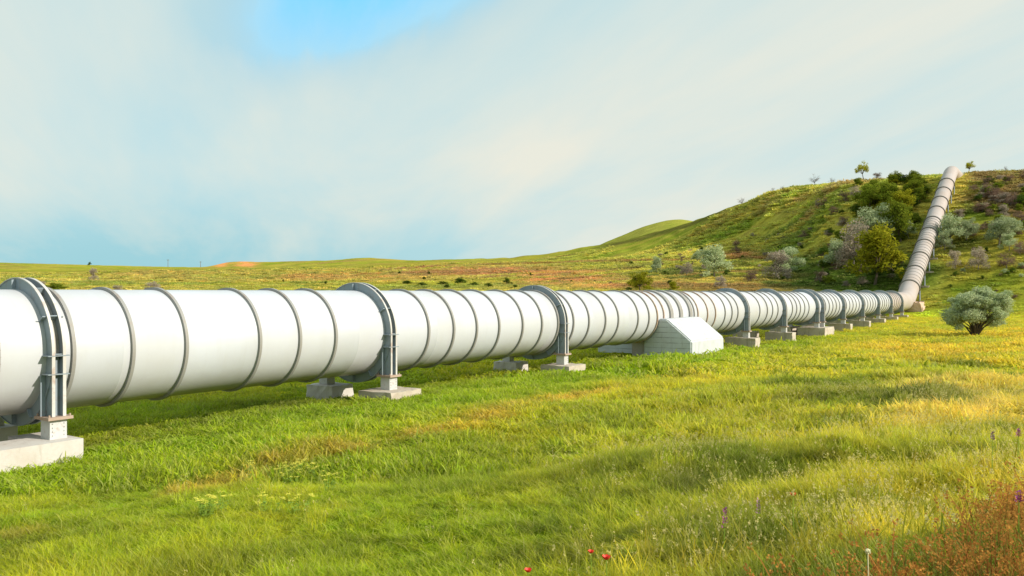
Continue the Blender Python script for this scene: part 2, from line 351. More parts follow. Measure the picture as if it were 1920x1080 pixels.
def ring_bm(prof, seg=96, a0=0.0, a1=2 * pi, bm=None):
    """prof: closed polygon of (x along pipe, radius). Circle in local y-z. Local x = along pipe."""
    bm = bm or bmesh.new(); full = abs(a1 - a0 - 2 * pi) < 1e-6
    cnt = seg if full else seg + 1
    rows = []
    for i in range(cnt):
        a = a0 + (a1 - a0) * i / seg
        rows.append([bm.verts.new((x, r * cos(a), r * sin(a))) for x, r in prof])
    m_ = len(prof)
    for i in range(seg):
        A, B = rows[i], rows[(i + 1) % cnt]
        for j in range(m_): bm.faces.new((A[j], A[(j + 1) % m_], B[(j + 1) % m_], B[j]))
    if not full: bm.faces.new(rows[0]); bm.faces.new(rows[-1][::-1])
    return bm

# ------------------------------------------------------------------ materials
def mat(name):
    m_ = bpy.data.materials.new(name); m_.use_nodes = True
    nt = m_.node_tree; b = nt.nodes['Principled BSDF']
    return m_, nt, b
def nn(nt, t, **k):
    n = nt.nodes.new(t)
    for a, b in k.items(): setattr(n, a, b)
    return n
def noise(nt, scale, detail=4, rough=0.55, vec=None, dist=0.0, stretch=None):
    n = nn(nt, 'ShaderNodeTexNoise'); n.inputs['Scale'].default_value = scale; n.inputs['Detail'].default_value = detail
    n.inputs['Roughness'].default_value = rough; n.inputs['Distortion'].default_value = dist
    if vec is None:
        vec = nn(nt, 'ShaderNodeNewGeometry').outputs['Position']
    if stretch:
        mp_ = nn(nt, 'ShaderNodeMapping'); mp_.inputs['Scale'].default_value = stretch[:3]
        if len(stretch) > 3: mp_.inputs['Rotation'].default_value = (0, 0, stretch[3])
        nt.links.new(vec, mp_.inputs[0]); vec = mp_.outputs[0]
    nt.links.new(vec, n.inputs['Vector']); return n.outputs[0]
def ramp(nt, v, stops):
    r = nn(nt, 'ShaderNodeValToRGB'); e = r.color_ramp.elements
    while len(e) < len(stops): e.new(0.5)
    for i, (p, c) in enumerate(stops):
        e[i].position = p; e[i].color = (c, c, c, 1) if isinstance(c, (int, float)) else tuple(c) + (1,)
    nt.links.new(v, r.inputs[0]); return r.outputs[0]
def mix(nt, k, a, b, mode='MIX'):
    n = nn(nt, 'ShaderNodeMix', data_type='RGBA', blend_type=mode)
    for i, v in ((0, k), (6, a), (7, b)):
        if isinstance(v, (int, float)): n.inputs[i].default_value = v
        elif isinstance(v, tuple): n.inputs[i].default_value = v + (1,)
        else: nt.links.new(v, n.inputs[i])
    return n.outputs[2]
def mth(nt, op, a, b=0.0):
    n = nn(nt, 'ShaderNodeMath', operation=op); n.use_clamp = True
    for i, v in enumerate((a, b)):
        if isinstance(v, (int, float)): n.inputs[i].default_value = v
        else: nt.links.new(v, n.inputs[i])
    return n.outputs[0]
def bump(nt, b, h, s, d=0.02):
    n = nn(nt, 'ShaderNodeBump'); n.inputs['Strength'].default_value = s; n.inputs['Distance'].default_value = d
    nt.links.new(h, n.inputs['Height']); nt.links.new(n.outputs[0], b.inputs['Normal'])

def paint(name, base, stain, amt=0.35, rough=0.5, rust=None, rust_amt=0.0, scale=1.0):
    m_, nt, b = mat(name)
    oc = nn(nt, 'ShaderNodeTexCoord').outputs['Object']
    a = noise(nt, 0.55 * scale, 6, 0.6, oc, stretch=(1, .35, 1.0))
    c = mix(nt, mth(nt, 'MULTIPLY', ramp(nt, a, [(0.45, 0), (0.75, 1)]), amt), base, stain)
    a2 = noise(nt, 6 * scale, 5, 0.65, oc)
    c = mix(nt, mth(nt, 'MULTIPLY', ramp(nt, a2, [(0.5, 0), (0.8, 1)]), amt * 0.6), c, stain)
    if rust:
        a3 = noise(nt, 3.1 * scale, 8, 0.7, oc, 0.4)
        c = mix(nt, mth(nt, 'MULTIPLY', ramp(nt, a3, [(0.60 - 0.15 * rust_amt, 0), (0.68, 1)]), rust_amt), c, rust)
    nt.links.new(c, b.inputs['Base Color']); b.inputs['Roughness'].default_value = rough
    bump(nt, b, a2, 0.12, 0.01)
    return m_
def pipe_paint(name, base, stain, grime, rough=0.42, sat=0.75, rustk=0.35):
    """painted steel: panel courses, cloudy weathering, grime film low on the belly, rust freckles"""
    m_, nt, b = mat(name)
    oc = nn(nt, 'ShaderNodeTexCoord').outputs['Object']
    a = noise(nt, 0.35, 6, 0.6, oc, stretch=(1, 1, 0.7))
    c = mix(nt, mth(nt, 'MULTIPLY', ramp(nt, a, [(0.35, 0), (0.75, 1)]), sat), base, stain)
    drip = noise(nt, 5.0, 5, 0.6, oc, 0.1, stretch=(1.6, .08, 0.16))
    c = mix(nt, mth(nt, 'MULTIPLY', ramp(nt, drip, [(0.52, 0), (0.78, 1)]), sat * 0.38), c, stain)
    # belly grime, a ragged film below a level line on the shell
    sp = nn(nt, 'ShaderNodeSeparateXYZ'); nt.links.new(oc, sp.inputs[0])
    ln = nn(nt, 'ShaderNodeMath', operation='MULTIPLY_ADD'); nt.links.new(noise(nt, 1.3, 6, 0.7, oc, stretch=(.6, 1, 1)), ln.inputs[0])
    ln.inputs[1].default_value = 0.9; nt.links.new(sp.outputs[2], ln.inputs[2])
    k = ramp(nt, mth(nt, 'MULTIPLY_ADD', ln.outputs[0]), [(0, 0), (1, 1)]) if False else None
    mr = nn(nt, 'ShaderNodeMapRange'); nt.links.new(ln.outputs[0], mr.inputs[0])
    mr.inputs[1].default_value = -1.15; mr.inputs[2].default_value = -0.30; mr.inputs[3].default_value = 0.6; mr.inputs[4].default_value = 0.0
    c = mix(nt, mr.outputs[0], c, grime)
    fr = noise(nt, 7.0, 8, 0.75, oc, 0.5)
    c = mix(nt, mth(nt, 'MULTIPLY', ramp(nt, fr, [(0.66, 0), (0.72, 1)]), rustk), c, (0.32, 0.13, 0.06))
    nt.links.new(c, b.inputs['Base Color']); b.inputs['Roughness'].default_value = rough
    b.inputs['Specular IOR Level'].default_value = 0.35
    bump(nt, b, noise(nt, 0.9, 3, 0.5, oc), 0.25, 0.03)
    return m_
M = {}
M['shell'] = pipe_paint('white weathered pipe paint', (0.535, 0.555, 0.61), (0.46, 0.455, 0.455), (0.29, 0.25, 0.21))
M['shell_pink'] = pipe_paint('faded pinkish pipe paint', (0.45, 0.395, 0.38), (0.40, 0.31, 0.255), (0.24, 0.17, 0.13), 0.6, 0.8, 0.35)
M['ring'] = paint('grey tan ring paint', (0.29, 0.285, 0.275), (0.22, 0.19, 0.155), 0.5, 0.6, (0.26, 0.11, 0.05), 0.3)
M['ring_rust'] = paint('rust stained ring paint', (0.42, 0.36, 0.30), (0.36, 0.20, 0.11), 0.8, 0.7, (0.34, 0.14, 0.05), 0.8)
M['frame'] = paint('shaded blue grey steel paint', (0.235, 0.285, 0.33), (0.17, 0.19, 0.21), 0.45, 0.5, (0.22, 0.10, 0.055), 0.35)  # shade on the web faces is put into this blue grey
M['frame_edge'] = paint('sunlit flange paint', (0.55, 0.54, 0.53), (0.38, 0.31, 0.26), 0.5, 0.5, (0.30, 0.13, 0.07), 0.45)  # paler frame tone; sun on the flange edges put into the colour
M['darkring'] = paint('dark weathered ring steel', (0.19, 0.175, 0.165), (0.13, 0.10, 0.085), 0.5, 0.7, (0.14, 0.07, 0.04), 0.3)
M['channel'] = paint('brightened weathered channel paint', (0.42, 0.40, 0.37), (0.30, 0.25, 0.2), 0.5, 0.6, (0.26, 0.12, 0.06), 0.3)  # lighter tone puts sunlight into the shaded gap between the webs
M['plate'] = paint('rusty base plate', (0.40, 0.30, 0.24), (0.26, 0.14, 0.08), 0.8, 0.75, (0.22, 0.09, 0.04), 0.7)
M['bearing'] = paint('white bearing paint', (0.54, 0.55, 0.56), (0.36, 0.33, 0.29), 0.5, 0.5, (0.28, 0.12, 0.06), 0.5, 2.0)
def concrete(name, base, stain, lichen, plank=False):
    m_, nt, b = mat(name)
    oc = nn(nt, 'ShaderNodeTexCoord').outputs['Object']
    a = noise(nt, 1.2, 8, 0.65, oc); a2 = noise(nt, 14, 6, 0.7, oc)
    c = mix(nt, mth(nt, 'MULTIPLY', ramp(nt, a, [(0.4, 0), (0.72, 1)]), 0.6), base, stain)
    c = mix(nt, mth(nt, 'MULTIPLY', ramp(nt, a2, [(0.5, 0), (0.7, 1)]), 0.35), c, stain)
    dr = noise(nt, 4.5, 6, 0.6, oc, 0.3, stretch=(1, 1, 0.18))
    c = mix(nt, mth(nt, 'MULTIPLY', ramp(nt, dr, [(0.55, 0), (0.7, 1)]), 0.5), c, lichen)
    h = a2
    if plank:
        sp = nn(nt, 'ShaderNodeSeparateXYZ'); nt.links.new(oc, sp.inputs[0])
        wv = nn(nt, 'ShaderNodeTexWave', bands_direction='Z'); nt.links.new(oc, wv.inputs[0])
        wv.inputs['Scale'].default_value = 1.05; wv.inputs['Distortion'].default_value = 0.5; wv.inputs['Detail Scale'].default_value = 2
        ln = ramp(nt, wv.outputs[1], [(0.0, 1), (0.06, 0)])
        spn = nn(nt, 'ShaderNodeSeparateXYZ'); nt.links.new(nn(nt, 'ShaderNodeTexCoord').outputs['Normal'], spn.inputs[0])
        ln = mth(nt, 'MULTIPLY', ln, mth(nt, 'MULTIPLY', spn.outputs[0], -1.0))
        ln = mth(nt, 'MULTIPLY', ln, ramp(nt, noise(nt, 1.5, 3, .6, oc), [(.35, .2), (.6, 1)]))
        c = mix(nt, mth(nt, 'MULTIPLY', ln, 0.75), c, (0.10, 0.10, 0.10)); h = a2
    nt.links.new(c, b.inputs['Base Color']); b.inputs['Roughness'].default_value = 0.9
    b.inputs['Specular IOR Level'].default_value = 0.2
    bump(nt, b, h, 0.35, 0.02)
    return m_
M['concrete'] = concrete('weathered concrete', (0.52, 0.46, 0.39), (0.34, 0.26, 0.19), (0.14, 0.12, 0.09))
M['concrete_sunlit'] = concrete('pale sunlit concrete', (0.56, 0.53, 0.50), (0.46, 0.39, 0.33), (0.30, 0.25, 0.20))  # paler concrete copy; sunlight on these blocks is put into the colour
M['concrete_plank'] = concrete('board marked concrete', (0.54, 0.57, 0.60), (0.42, 0.42, 0.41), (0.30, 0.29, 0.28), True)
M['concrete_pink'] = concrete('pinkish concrete', (0.62, 0.44, 0.33), (0.45, 0.30, 0.20), (0.30, 0.20, 0.15))
M['bark'] = paint('bark', (0.10, 0.075, 0.05), (0.05, 0.04, 0.03), 0.7, 0.9)
M['bark_grey'] = paint('grey bark', (0.20, 0.17, 0.14), (0.10, 0.08, 0.06), 0.7, 0.9)

def leafmat(name, c1, c2, c3, trans=0.35, attr=False, scale=1.2):
    m_, nt, b = mat(name)
    nt.nodes.remove(b); out = nt.nodes['Material Output']
    oc = nn(nt, 'ShaderNodeTexCoord').outputs['Object']
    inf = nn(nt, 'ShaderNodeObjectInfo')
    a = noise(nt, scale, 3, 0.6, None)
    fine = noise(nt, 9 * scale, 2, 0.5, None)
    c = mix(nt, ramp(nt, a, [(0.35, 0), (0.65, 1)]), c1, c2)
    c = mix(nt, mth(nt, 'MULTIPLY', ramp(nt, fine, [(0.45, 0), (0.7, 1)]), 0.6), c, c3)
    hs = nn(nt, 'ShaderNodeHueSaturation'); nt.links.new(c, hs.inputs['Color'])
    mr = nn(nt, 'ShaderNodeMapRange'); nt.links.new(inf.outputs['Random'], mr.inputs[0]); mr.inputs[3].default_value = 0.8; mr.inputs[4].default_value = 1.2
    nt.links.new(mr.outputs[0], hs.inputs['Value'])
    d = nn(nt, 'ShaderNodeBsdfDiffuse'); tr = nn(nt, 'ShaderNodeBsdfTranslucent'); mx = nn(nt, 'ShaderNodeMixShader')
    nt.links.new(hs.outputs[0], d.inputs[0]); nt.links.new(hs.outputs[0], tr.inputs[0]); mx.inputs[0].default_value = trans
    nt.links.new(d.outputs[0], mx.inputs[1]); nt.links.new(tr.outputs[0], mx.inputs[2]); nt.links.new(mx.outputs[0], out.inputs[0])
    return m_
M['silver'] = leafmat('silver grey leaves', (0.38, 0.45, 0.24), (0.53, 0.56, 0.35), (0.22, 0.30, 0.11))
M['green'] = leafmat('mid green leaves', (0.17, 0.23, 0.02), (0.26, 0.28, 0.03), (0.09, 0.13, 0.015))
M['lime'] = leafmat('yellow green leaves', (0.34, 0.35, 0.02), (0.44, 0.38, 0.03), (0.17, 0.21, 0.015))
M['brown'] = leafmat('reddish brown twigs', (0.22, 0.14, 0.10), (0.28, 0.18, 0.13), (0.12, 0.08, 0.05))
M['pinkish'] = leafmat('pinkish grey blossom', (0.42, 0.33, 0.26), (0.50, 0.44, 0.34), (0.24, 0.17, 0.12))
M['darkgreen'] = leafmat('dark green leaves', (0.06, 0.11, 0.015), (0.10, 0.15, 0.02), (0.03, 0.06, 0.01))

# turf under the grass + far land
def turf_material():
    m_, nt, b = mat('turf and soil')
    at = nn(nt, 'ShaderNodeAttribute'); at.attribute_name = 'Col'
    a = noise(nt, 1.7, 6, 0.7, None); a2 = noise(nt, 0.30, 6, 0.68, None, stretch=(0.3, 1, 1))
    f = noise(nt, 9.0, 4, 0.7, None)
    c = mix(nt, 0.9, at.outputs['Color'], ramp(nt, a, [(0.28, 0.55), (0.5, 1.0), (0.72, 1.45)]), 'MULTIPLY')
    c = mix(nt, 0.9, c, ramp(nt, a2, [(0.3, 0.62), (0.5, 1.0), (0.7, 1.35)]), 'MULTIPLY')
    c = mix(nt, 0.6, c, ramp(nt, f, [(0.3, 0.6), (0.7, 1.35)]), 'MULTIPLY')
    nt.links.new(c, b.inputs['Base Color']); b.inputs['Roughness'].default_value = 1.0
    b.inputs['Specular IOR Level'].default_value = 0.0
    bump(nt, b, a, 0.9, 0.18)
    return m_
M['turf'] = turf_material()

# ------------------------------------------------------------------ the ground, one sheet to the horizon
def build_ground():
    a_in = np.linspace(-radians(37), radians(37), 620)
    a_out = np.linspace(radians(37), radians(323), 110)[1:-1]
    ang = np.concatenate([a_in, a_out]); na = len(ang)
    rr = np.concatenate([[0.6, 1.5, 2.4], np.exp(np.linspace(math.log(3.2), math.log(60), 230)),
                         np.exp(np.linspace(math.log(60), math.log(420), 260))[1:], np.exp(np.linspace(math.log(420), math.log(5200), 70))[1:]])
    nr = len(rr)
    A, RR = np.meshgrid(ang, rr)
    x = (np.sin(A) * RR).ravel(); y = (np.cos(A) * RR).ravel(); z = H(x, y)
    v = np.stack([x, y, z], 1); v = np.vstack([v, [[0, 0, Hs(0, 0.01)]]])
    i = np.arange(nr - 1)[:, None]; j = np.arange(na)[None, :]
    a = i * na + j; b = i * na + (j + 1) % na; c = (i + 1) * na + (j + 1) % na; d = (i + 1) * na + j
    q = np.stack([a, d, c, b], -1).reshape(-1, 4)
    me = bpy.data.meshes.new('ground')
    tri = np.array([[nr * na, k, (k + 1) % na] for k in range(na)])
    me.vertices.add(len(v)); me.vertices.foreach_set('co', v.astype(np.float32).ravel())
    nl = q.size + tri.size
    me.loops.add(nl); me.loops.foreach_set('vertex_index', np.concatenate([q.ravel(), tri.ravel()]).astype(np.int32))
    me.polygons.add(len(q) + len(tri))
    me.polygons.foreach_set('loop_start', np.concatenate([np.arange(len(q)) * 4, len(q) * 4 + np.arange(len(tri)) * 3]).astype(np.int32))
    me.update(); me.validate(); me.shade_smooth()
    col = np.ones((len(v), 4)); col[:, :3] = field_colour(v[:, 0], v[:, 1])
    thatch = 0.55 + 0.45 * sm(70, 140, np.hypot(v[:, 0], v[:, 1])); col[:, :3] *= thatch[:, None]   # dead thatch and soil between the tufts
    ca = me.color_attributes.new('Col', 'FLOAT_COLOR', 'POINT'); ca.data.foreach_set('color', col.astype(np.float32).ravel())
    o = link_mesh('ground', me, M['turf']); tag(o, kind='structure')
build_ground()

# ------------------------------------------------------------------ the pipeline
SLOPE = math.atan(0.4305)
TB, TT = 147.0, 218.0
path = []   # (t, z) axis polyline with short mitred bends
def arc_bend(t, z, s0, s1, L, steps):
    pts = []; p = Vector((t - L * cos(s0), z - L * sin(s0)))
    for i in range(steps + 1):
        pts.append(tuple(p)); s = s0 + (s1 - s0) * (i + .5) / (steps + 1)
        p = p + Vector((cos(s), sin(s))) * (2 * L / (steps + 1))
    return pts
path += arc_bend(TB, AX, 0, SLOPE, 2.2, 3)
zt = AX + (TT - TB) * tan(SLOPE)
path += arc_bend(TT, zt, SLOPE, radians(1), 3.0, 4)
path.append((TT + 30, path[-1][1] + 0.6))
def sweep_shell(pts, r, th, seg=96, closed_ends=True):
    """pts (t,z) local: x=t, z=z ; returns bmesh of a tube in local x,z plane with y across"""
    bm = bmesh.new(); rows = []
    for i, (t, z) in enumerate(pts):
        if i == 0: d = Vector((pts[1][0] - t, pts[1][1] - z))
        elif i == len(pts) - 1: d = Vector((t - pts[i - 1][0], z - pts[i - 1][1]))
        else: d = Vector((pts[i + 1][0] - t, pts[i + 1][1] - z)).normalized() + Vector((t - pts[i - 1][0], z - pts[i - 1][1])).normalized()
        d.normalize(); up = Vector((-d.y, d.x))
        if 0 < i < len(pts) - 1:
            d1 = Vector((pts[i + 1][0] - t, pts[i + 1][1] - z)).normalized(); k = 1 / max(0.3, d.dot(d1))
        else: k = 1
        rows.append([bm.verts.new((t + up.x * r * k * sin(a), r * cos(a), z + up.y * r * k * sin(a))) for a in [2 * pi * j / seg for j in range(seg)]])
    for A, B in zip(rows[:-1], rows[1:]):
        for j in range(seg):
            f = bm.faces.new((A[j], A[(j + 1) % seg], B[(j + 1) % seg], B[j])); f.smooth = True
    return bm
# local frame of every pipeline item: x along D, y = -N (towards the near side), z up
RZ = atan2(DV.y, DV.x)
def PL(t, n, z): return P(t, n, z)
pipeline = empty('pipeline', P(0, DP, AX), RZ)
tag(pipeline, 'long large white steel pipe crossing the field, then climbing the grassy hill', 'pipeline')
t_start = -34.0
# level shell, in courses with faint joints
bm = bmesh.new()
tt = t_start; rows = []; xs = [t_start]
prof = []
TPK = t_at(1674, DP - R - .3) + 1.2
while xs[-1] < TPK - 0.01:
    xs.append(min(xs[-1] + 4.1, TPK))
for k, xk in enumerate(xs):
    if 0 < k < len(xs) - 1:
        prof += [(xk - 0.022, R), (xk - 0.010, R + 0.006), (xk + 0.010, R + 0.006), (xk + 0.022, R)]
    else: prof.append((xk, R))
rows = [[bm.verts.new((x_, r_ * cos(2 * pi * j / 128), r_ * sin(2 * pi * j / 128))) for j in range(128)] for x_, r_ in prof]
for A, B in zip(rows[:-1], rows[1:]):
    for j in range(128):
        f = bm.faces.new((A[j], B[j], B[(j + 1) % 128], A[(j + 1) % 128])); f.smooth = True
bmesh.ops.recalc_face_normals(bm, faces=bm.faces)
from_bm('pipe_shell', bm, M['shell'], pipeline)
bm = sweep_shell([(TPK, 0.0)] + [(t, z - AX) for t, z in path], R + 0.002, 0)
o = from_bm('inclined_shell', bm, M['shell_pink'], pipeline); tag(o, 'pinkish weathered stretch of pipe climbing the hill')

ring_prof = lambda w_, h_: [(-w_ / 2, R - 0.02), (-w_ / 2, R + h_), (w_ / 2, R + h_), (w_ / 2, R - 0.02)]
ring_me = None
def put_ring(t, w_=0.085, h_=0.075, m_='ring', z=0.0, tilt=0.0, cache={}):
    key = (w_, h_, m_)
    if key not in cache:
        bm = ring_bm(ring_prof(w_, h_), 112)
        for f in bm.faces: f.smooth = False
        o = from_bm('stiffener_ring', bm, M[m_], pipeline); cache[key] = o
    else:
        o = cache[key].copy(); COL.objects.link(o); o.parent = pipeline
    o.location = (t, 0, z); o.rotation_euler = (0, -tilt, 0)
    return o
ring_x = [140, 252, 352, 490, 565, 632, 727, 806, 853, 896, 938, 982, 1018, 1048, 1077, 1106, 1137, 1161, 1198, 1218.5]
nr_ = DP - R - 0.075
for x_ in ring_x: put_ring(t_at(x_, nr_))
for x_ in (1234, 1246, 1310): put_ring(t_at(x_, nr_), m_='ring_rust')
for x_ in (1260, 1278, 1296): put_ring(t_at(x_, nr_), 0.42, 0.10, 'ring')
for x_ in (1303,): put_ring(t_at(x_, nr_))
for x_ in (1328, 1343, 1361, 1374, 1385): put_ring(t_at(x_, nr_), m_='ring_rust' if x_ < 1345 else 'ring')
for x_ in (1426, 1440, 1450, 1460): put_ring(t_at(x_, nr_))
for x_ in (1487, 1495, 1502, 1510, 1518): put_ring(t_at(x_, nr_))
SUPX = [110, 738, 1062, 1405, 1475, 1536, 1546, 1585, 1621, 1650, 1674, 1694]
LEGN = R + 0.17
SUPT = [t_at(x_, DP - LEGN - 0.1) for x_ in SUPX]
for a, b in zip(SUPT[6:-1], SUPT[7:]):
    for k in range(5): put_ring(a + (b - a) * (k + 1) / 6.0)
for t_ in (t_at(-60, nr_), t_at(-150, nr_)): put_ring(t_)
# bolted expansion collar at the left edge of the view
tj = t_at(0, nr_)
bm = bmesh.new()
for off in (-0.62, -0.04): ring_bm([(off - .04, R - .02), (off - .04, R + 0.11), (off + .04, R + 0.11), (off + .04, R - .02)], 112, bm=bm)
cl = from_bm('bolted_collar', bm, M['ring'], pipeline); cl.location = (tj + .0, 0, 0)
bm = bmesh.new()
for k in range(64):
    a = 2 * pi * k / 64; add_tube(bm, (-0.66, (R + .06) * cos(a), (R + .06) * sin(a)), (0.02, (R + .06) * cos(a), (R + .06) * sin(a)), .017, .017, 6)
from_bm('collar_bolts', bm, M['plate'], cl)
# inclined: thin rings low down, dark support rings all the way
sl_len = (TT - TB) / cos(SLOPE)
def inc(s): return (TB + s * cos(SLOPE), s * sin(SLOPE))
INC_S = [5.5 + 6.75 * k for k in range(11)]
for k in range(5):
    for q in range(4):
        s_ = INC_S[k] + 6.75 * (q + 1) / 5.0; a, b = inc(s_); put_ring(a, z=b, tilt=SLOPE)

# ---- ring girder supports
GH, GW = 0.27, 0.245        # radial height, width along the pipe
def make_support(name='pipe_support', shoe=True, zb=-1.43):
    root = empty(name)
    bm = bmesh.new()
    for s in (-1, 1):
        x_ = s * GW / 2
        ring_bm([(x_ - .014, R - .01), (x_ - .014, R + GH), (x_ + .014, R + GH), (x_ + .014, R - .01)], 112, bm=bm)
    rb_ = ring_bm([(-GW / 2 + .016, R + .004), (-GW / 2 + .016, R + .075), (GW / 2 - .016, R + .075), (GW / 2 - .016, R + .004)], 112)
    for k in range(12):                      # radial stiffeners between and beside the two webs
        a = radians(90 + 30 * k); ca, sa = cos(a), sin(a)
        for x0, x1 in ((-GW / 2 + .014, GW / 2 - .014), (-GW / 2 - .11, -GW / 2 - .014), (GW / 2 + .014, GW / 2 + .11)):
            if abs(x0 + x1) > .01 and k not in (0, 2, 10, 5, 6, 7): continue
            r0, r1 = R + .02, R + GH - (0.0 if abs(x0 + x1) < .01 else 0.03)
            th = .012
            pts = []
            for x_ in (x0,):
                pass
            def pp(x_, r_, o_): return (x_, r_ * ca - o_ * sa, r_ * sa + o_ * ca)
            add_hex(bm, [pp(x0, r0, -th), pp(x1, r0, -th), pp(x1, r0, th), pp(x0, r0, th), pp(x0, r1, -th), pp(x1, r1, -th), pp(x1, r1, th), pp(x0, r1, th)])
    g = from_bm('ring_girder', bm, M['frame'], root); from_bm('girder_channel', rb_, M['channel'], g)
    for s in (-1, 1):                        # outer flanges, over the top from leg to leg
        x_ = s * GW / 2
        bm = ring_bm([(x_ - .033, R + GH + .002), (x_ - .033, R + GH + .022), (x_ + .033, R + GH + .022), (x_ + .033, R + GH + .002)], 64, 0.0, pi)
        from_bm('flange', bm, M['frame_edge'], g)
        bm = ring_bm([(x_ - .04, R + GH + .002), (x_ - .04, R + GH + .02), (x_ + .04, R + GH + .02), (x_ + .04, R + GH + .002)], 48, radians(205), radians(335))
        from_bm('flange', bm, M['frame'], g)
    for side in (1, -1):                     # local y: +... near side is -y (towards the eye)
        yo = (R + GH) * side
        leg = bmesh.new(); A0 = 0.0
        poly = []
        yi = side * (R - 0.20)
        zc = -sqrt(max(0.01, (R + GH) ** 2 - (R - 0.20) ** 2))
        # gusset web between the ring and the vertical post line
        arc = [((R + 0.10) * side * cos(a), -(R + 0.10) * sin(a)) for a in [radians(6 + k * 5) for k in range(9)]]
        poly = [(yo, -0.04)] + [(yo, zb)] + [(side * (R - 0.22), zb)] + [arc[-1]] + arc[::-1][1:]
        for s in (-1, 1):
            xx = s * (GW / 2 + 0.0)
            add_prism(leg, poly, xx + 0.0145 * (1 if s < 0 else -1) - 0.016, xx + 0.0145 * (1 if s < 0 else -1) + 0.016)
        # diaphragm plates between webs, stiffener ribs on the outside
        for zq in (-0.035, -0.46):
            add_box(leg, -GW / 2 - .12, GW / 2 + .12, min(yo - side * .26, yo + side * .03), max(yo - side * .26, yo + side * .03), zq - .012, zq + .012)
        for s in (-1, 1):
            xx = s * (GW / 2 + .03)
            yy = yo - side * .30
            add_box(leg, min(xx, xx + s * .11), max(xx, xx + s * .11), yy - .012, yy + .012, zb, -0.48)
        add_box(leg, -GW / 2 + .03, GW / 2 - .03, yo - side * .16 - .012, yo - side * .16 + .012, zb, -0.05)
        lo = from_bm('leg', leg, M['frame'], root)
        for s in (-1, 1):
            fl = bmesh.new(); xx = s * GW / 2
            add_box(fl, xx - .036, xx + .036, min(yo + side * .002, yo + side * .026), max(yo + side * .002, yo + side * .026), zb, 0.0)
            from_bm('leg_flange', fl, M['frame_edge'], lo)
        bp = bmesh.new(); yc = yo - side * 0.22
        add_box(bp, -0.28, 0.28, yc - .33, yc + .33, zb - .07, zb - .002)
        for s in (-1, 1):
            for q in (-1, 1): add_tube(bp, (s * .23, yc + q * .27, zb - .001), (s * .23, yc + q * .27, zb + .05), .022, .022, 6)
        from_bm('base_plate', bp, M['plate'], lo, bevel=0)
        if shoe:
            bb = bmesh.new()
            add_box(bb, -0.19, 0.19, yc - .21, yc + .21, zb - .52, zb - .075)
            for zq in (zb - .52, zb - .12): add_box(bb, -.196, .196, yc - .216, yc + .216, zq, zq + .03)
            for q in (-1, 1):
                for j in range(4): add_tube(bb, (q * .13, yc - .215, zb - .16 - j * .09), (q * .13, yc - .235, zb - .16 - j * .09), .015, .012, 6)
            from_bm('bearing', bb, M['bearing'], root)
    return root
sup0 = make_support()
names = ['first', 'second', 'third', 'fourth', 'fifth', 'sixth', 'seventh', 'eighth', 'ninth', 'tenth', 'eleventh', 'twelfth']
lab = {0: 'near blue grey ring girder support on the big concrete block at the left edge',
       1: 'blue grey ring girder support left of centre, white bearing on a dark stained pad',
       2: 'blue grey ring girder support between the middle of the picture and the white concrete block',
       3: 'grey ring girder support just right of the white concrete anchor block',
       4: 'grey ring girder support, second to the right of the white anchor block',
       5: 'left one of the close pair of grey ring supports on one long footing',
       6: 'right one of the close pair of grey ring supports on one long footing',
       7: 'small grey ring support, first one right of the close pair',
       8: 'small grey ring support, second one right of the close pair',
       9: 'small distant ring support, third one right of the close pair',
       10: 'tiny distant ring support, last but one before the pipe bends uphill',
       11: 'tiny distant ring support, last one before the pipe bends uphill'}
for i, t_ in enumerate(SUPT):
    s = sup0 if i == 0 else copy_tree(sup0)
    s.location = P(t_, DP, AX); s.rotation_euler = (0, 0, RZ)
    tag(s, lab[i], 'pipe support', 'ring girder supports under the level pipe')

# ---- concrete footings
def footing(poly_or_dims, t, n, top, m_='concrete', label='', group='concrete footings under the pipe supports', name='concrete_footing', jag=True):
    L, Wd, dep = poly_or_dims
    bm = bmesh.new(); add_box(bm, -L / 2, L / 2, -Wd / 2, Wd / 2, -dep, 0)
    bmesh.ops.subdivide_edges(bm, edges=bm.edges[:], cuts=5, use_grid_fill=True)
    rnd = random.Random(int(t * 10))
    for v in bm.verts:
        e = (abs(v.co.x) > L / 2 - 1e-3) + (abs(v.co.y) > Wd / 2 - 1e-3) + (abs(v.co.z) < 1e-3)
        a = 0.012 + 0.018 * (e >= 2)
        v.co += Vector((rnd.uniform(-a, a), rnd.uniform(-a, a), rnd.uniform(-a, a) * 0.7))
        if e >= 2: v.co *= 0.992
    o = from_bm(name, bm, M[m_]); o.location = P(t, n, top); o.rotation_euler = (0, 0, RZ)
    tag(o, label, 'footing', group); return o
TOPZ = AX - 1.43 - 0.52
ny = R + GH - 0.22
nearn, farn = DP - ny, DP + ny
fl = {1: 'low dark stained concrete pad under the near leg left of centre', 2: 'low rust stained concrete pad under the near leg right of centre',
      3: 'grey concrete footing just right of the white anchor block', 4: 'grey concrete footing, second to the right of the white anchor block',
      7: 'small concrete footing, first one right of the long double footing', 8: 'small concrete footing, second one right of the long double footing',
      9: 'small distant concrete footing, third one right of the long double footing', 10: 'tiny concrete footing, last but one before the bend',
      11: 'tiny concrete footing, last one before the bend'}
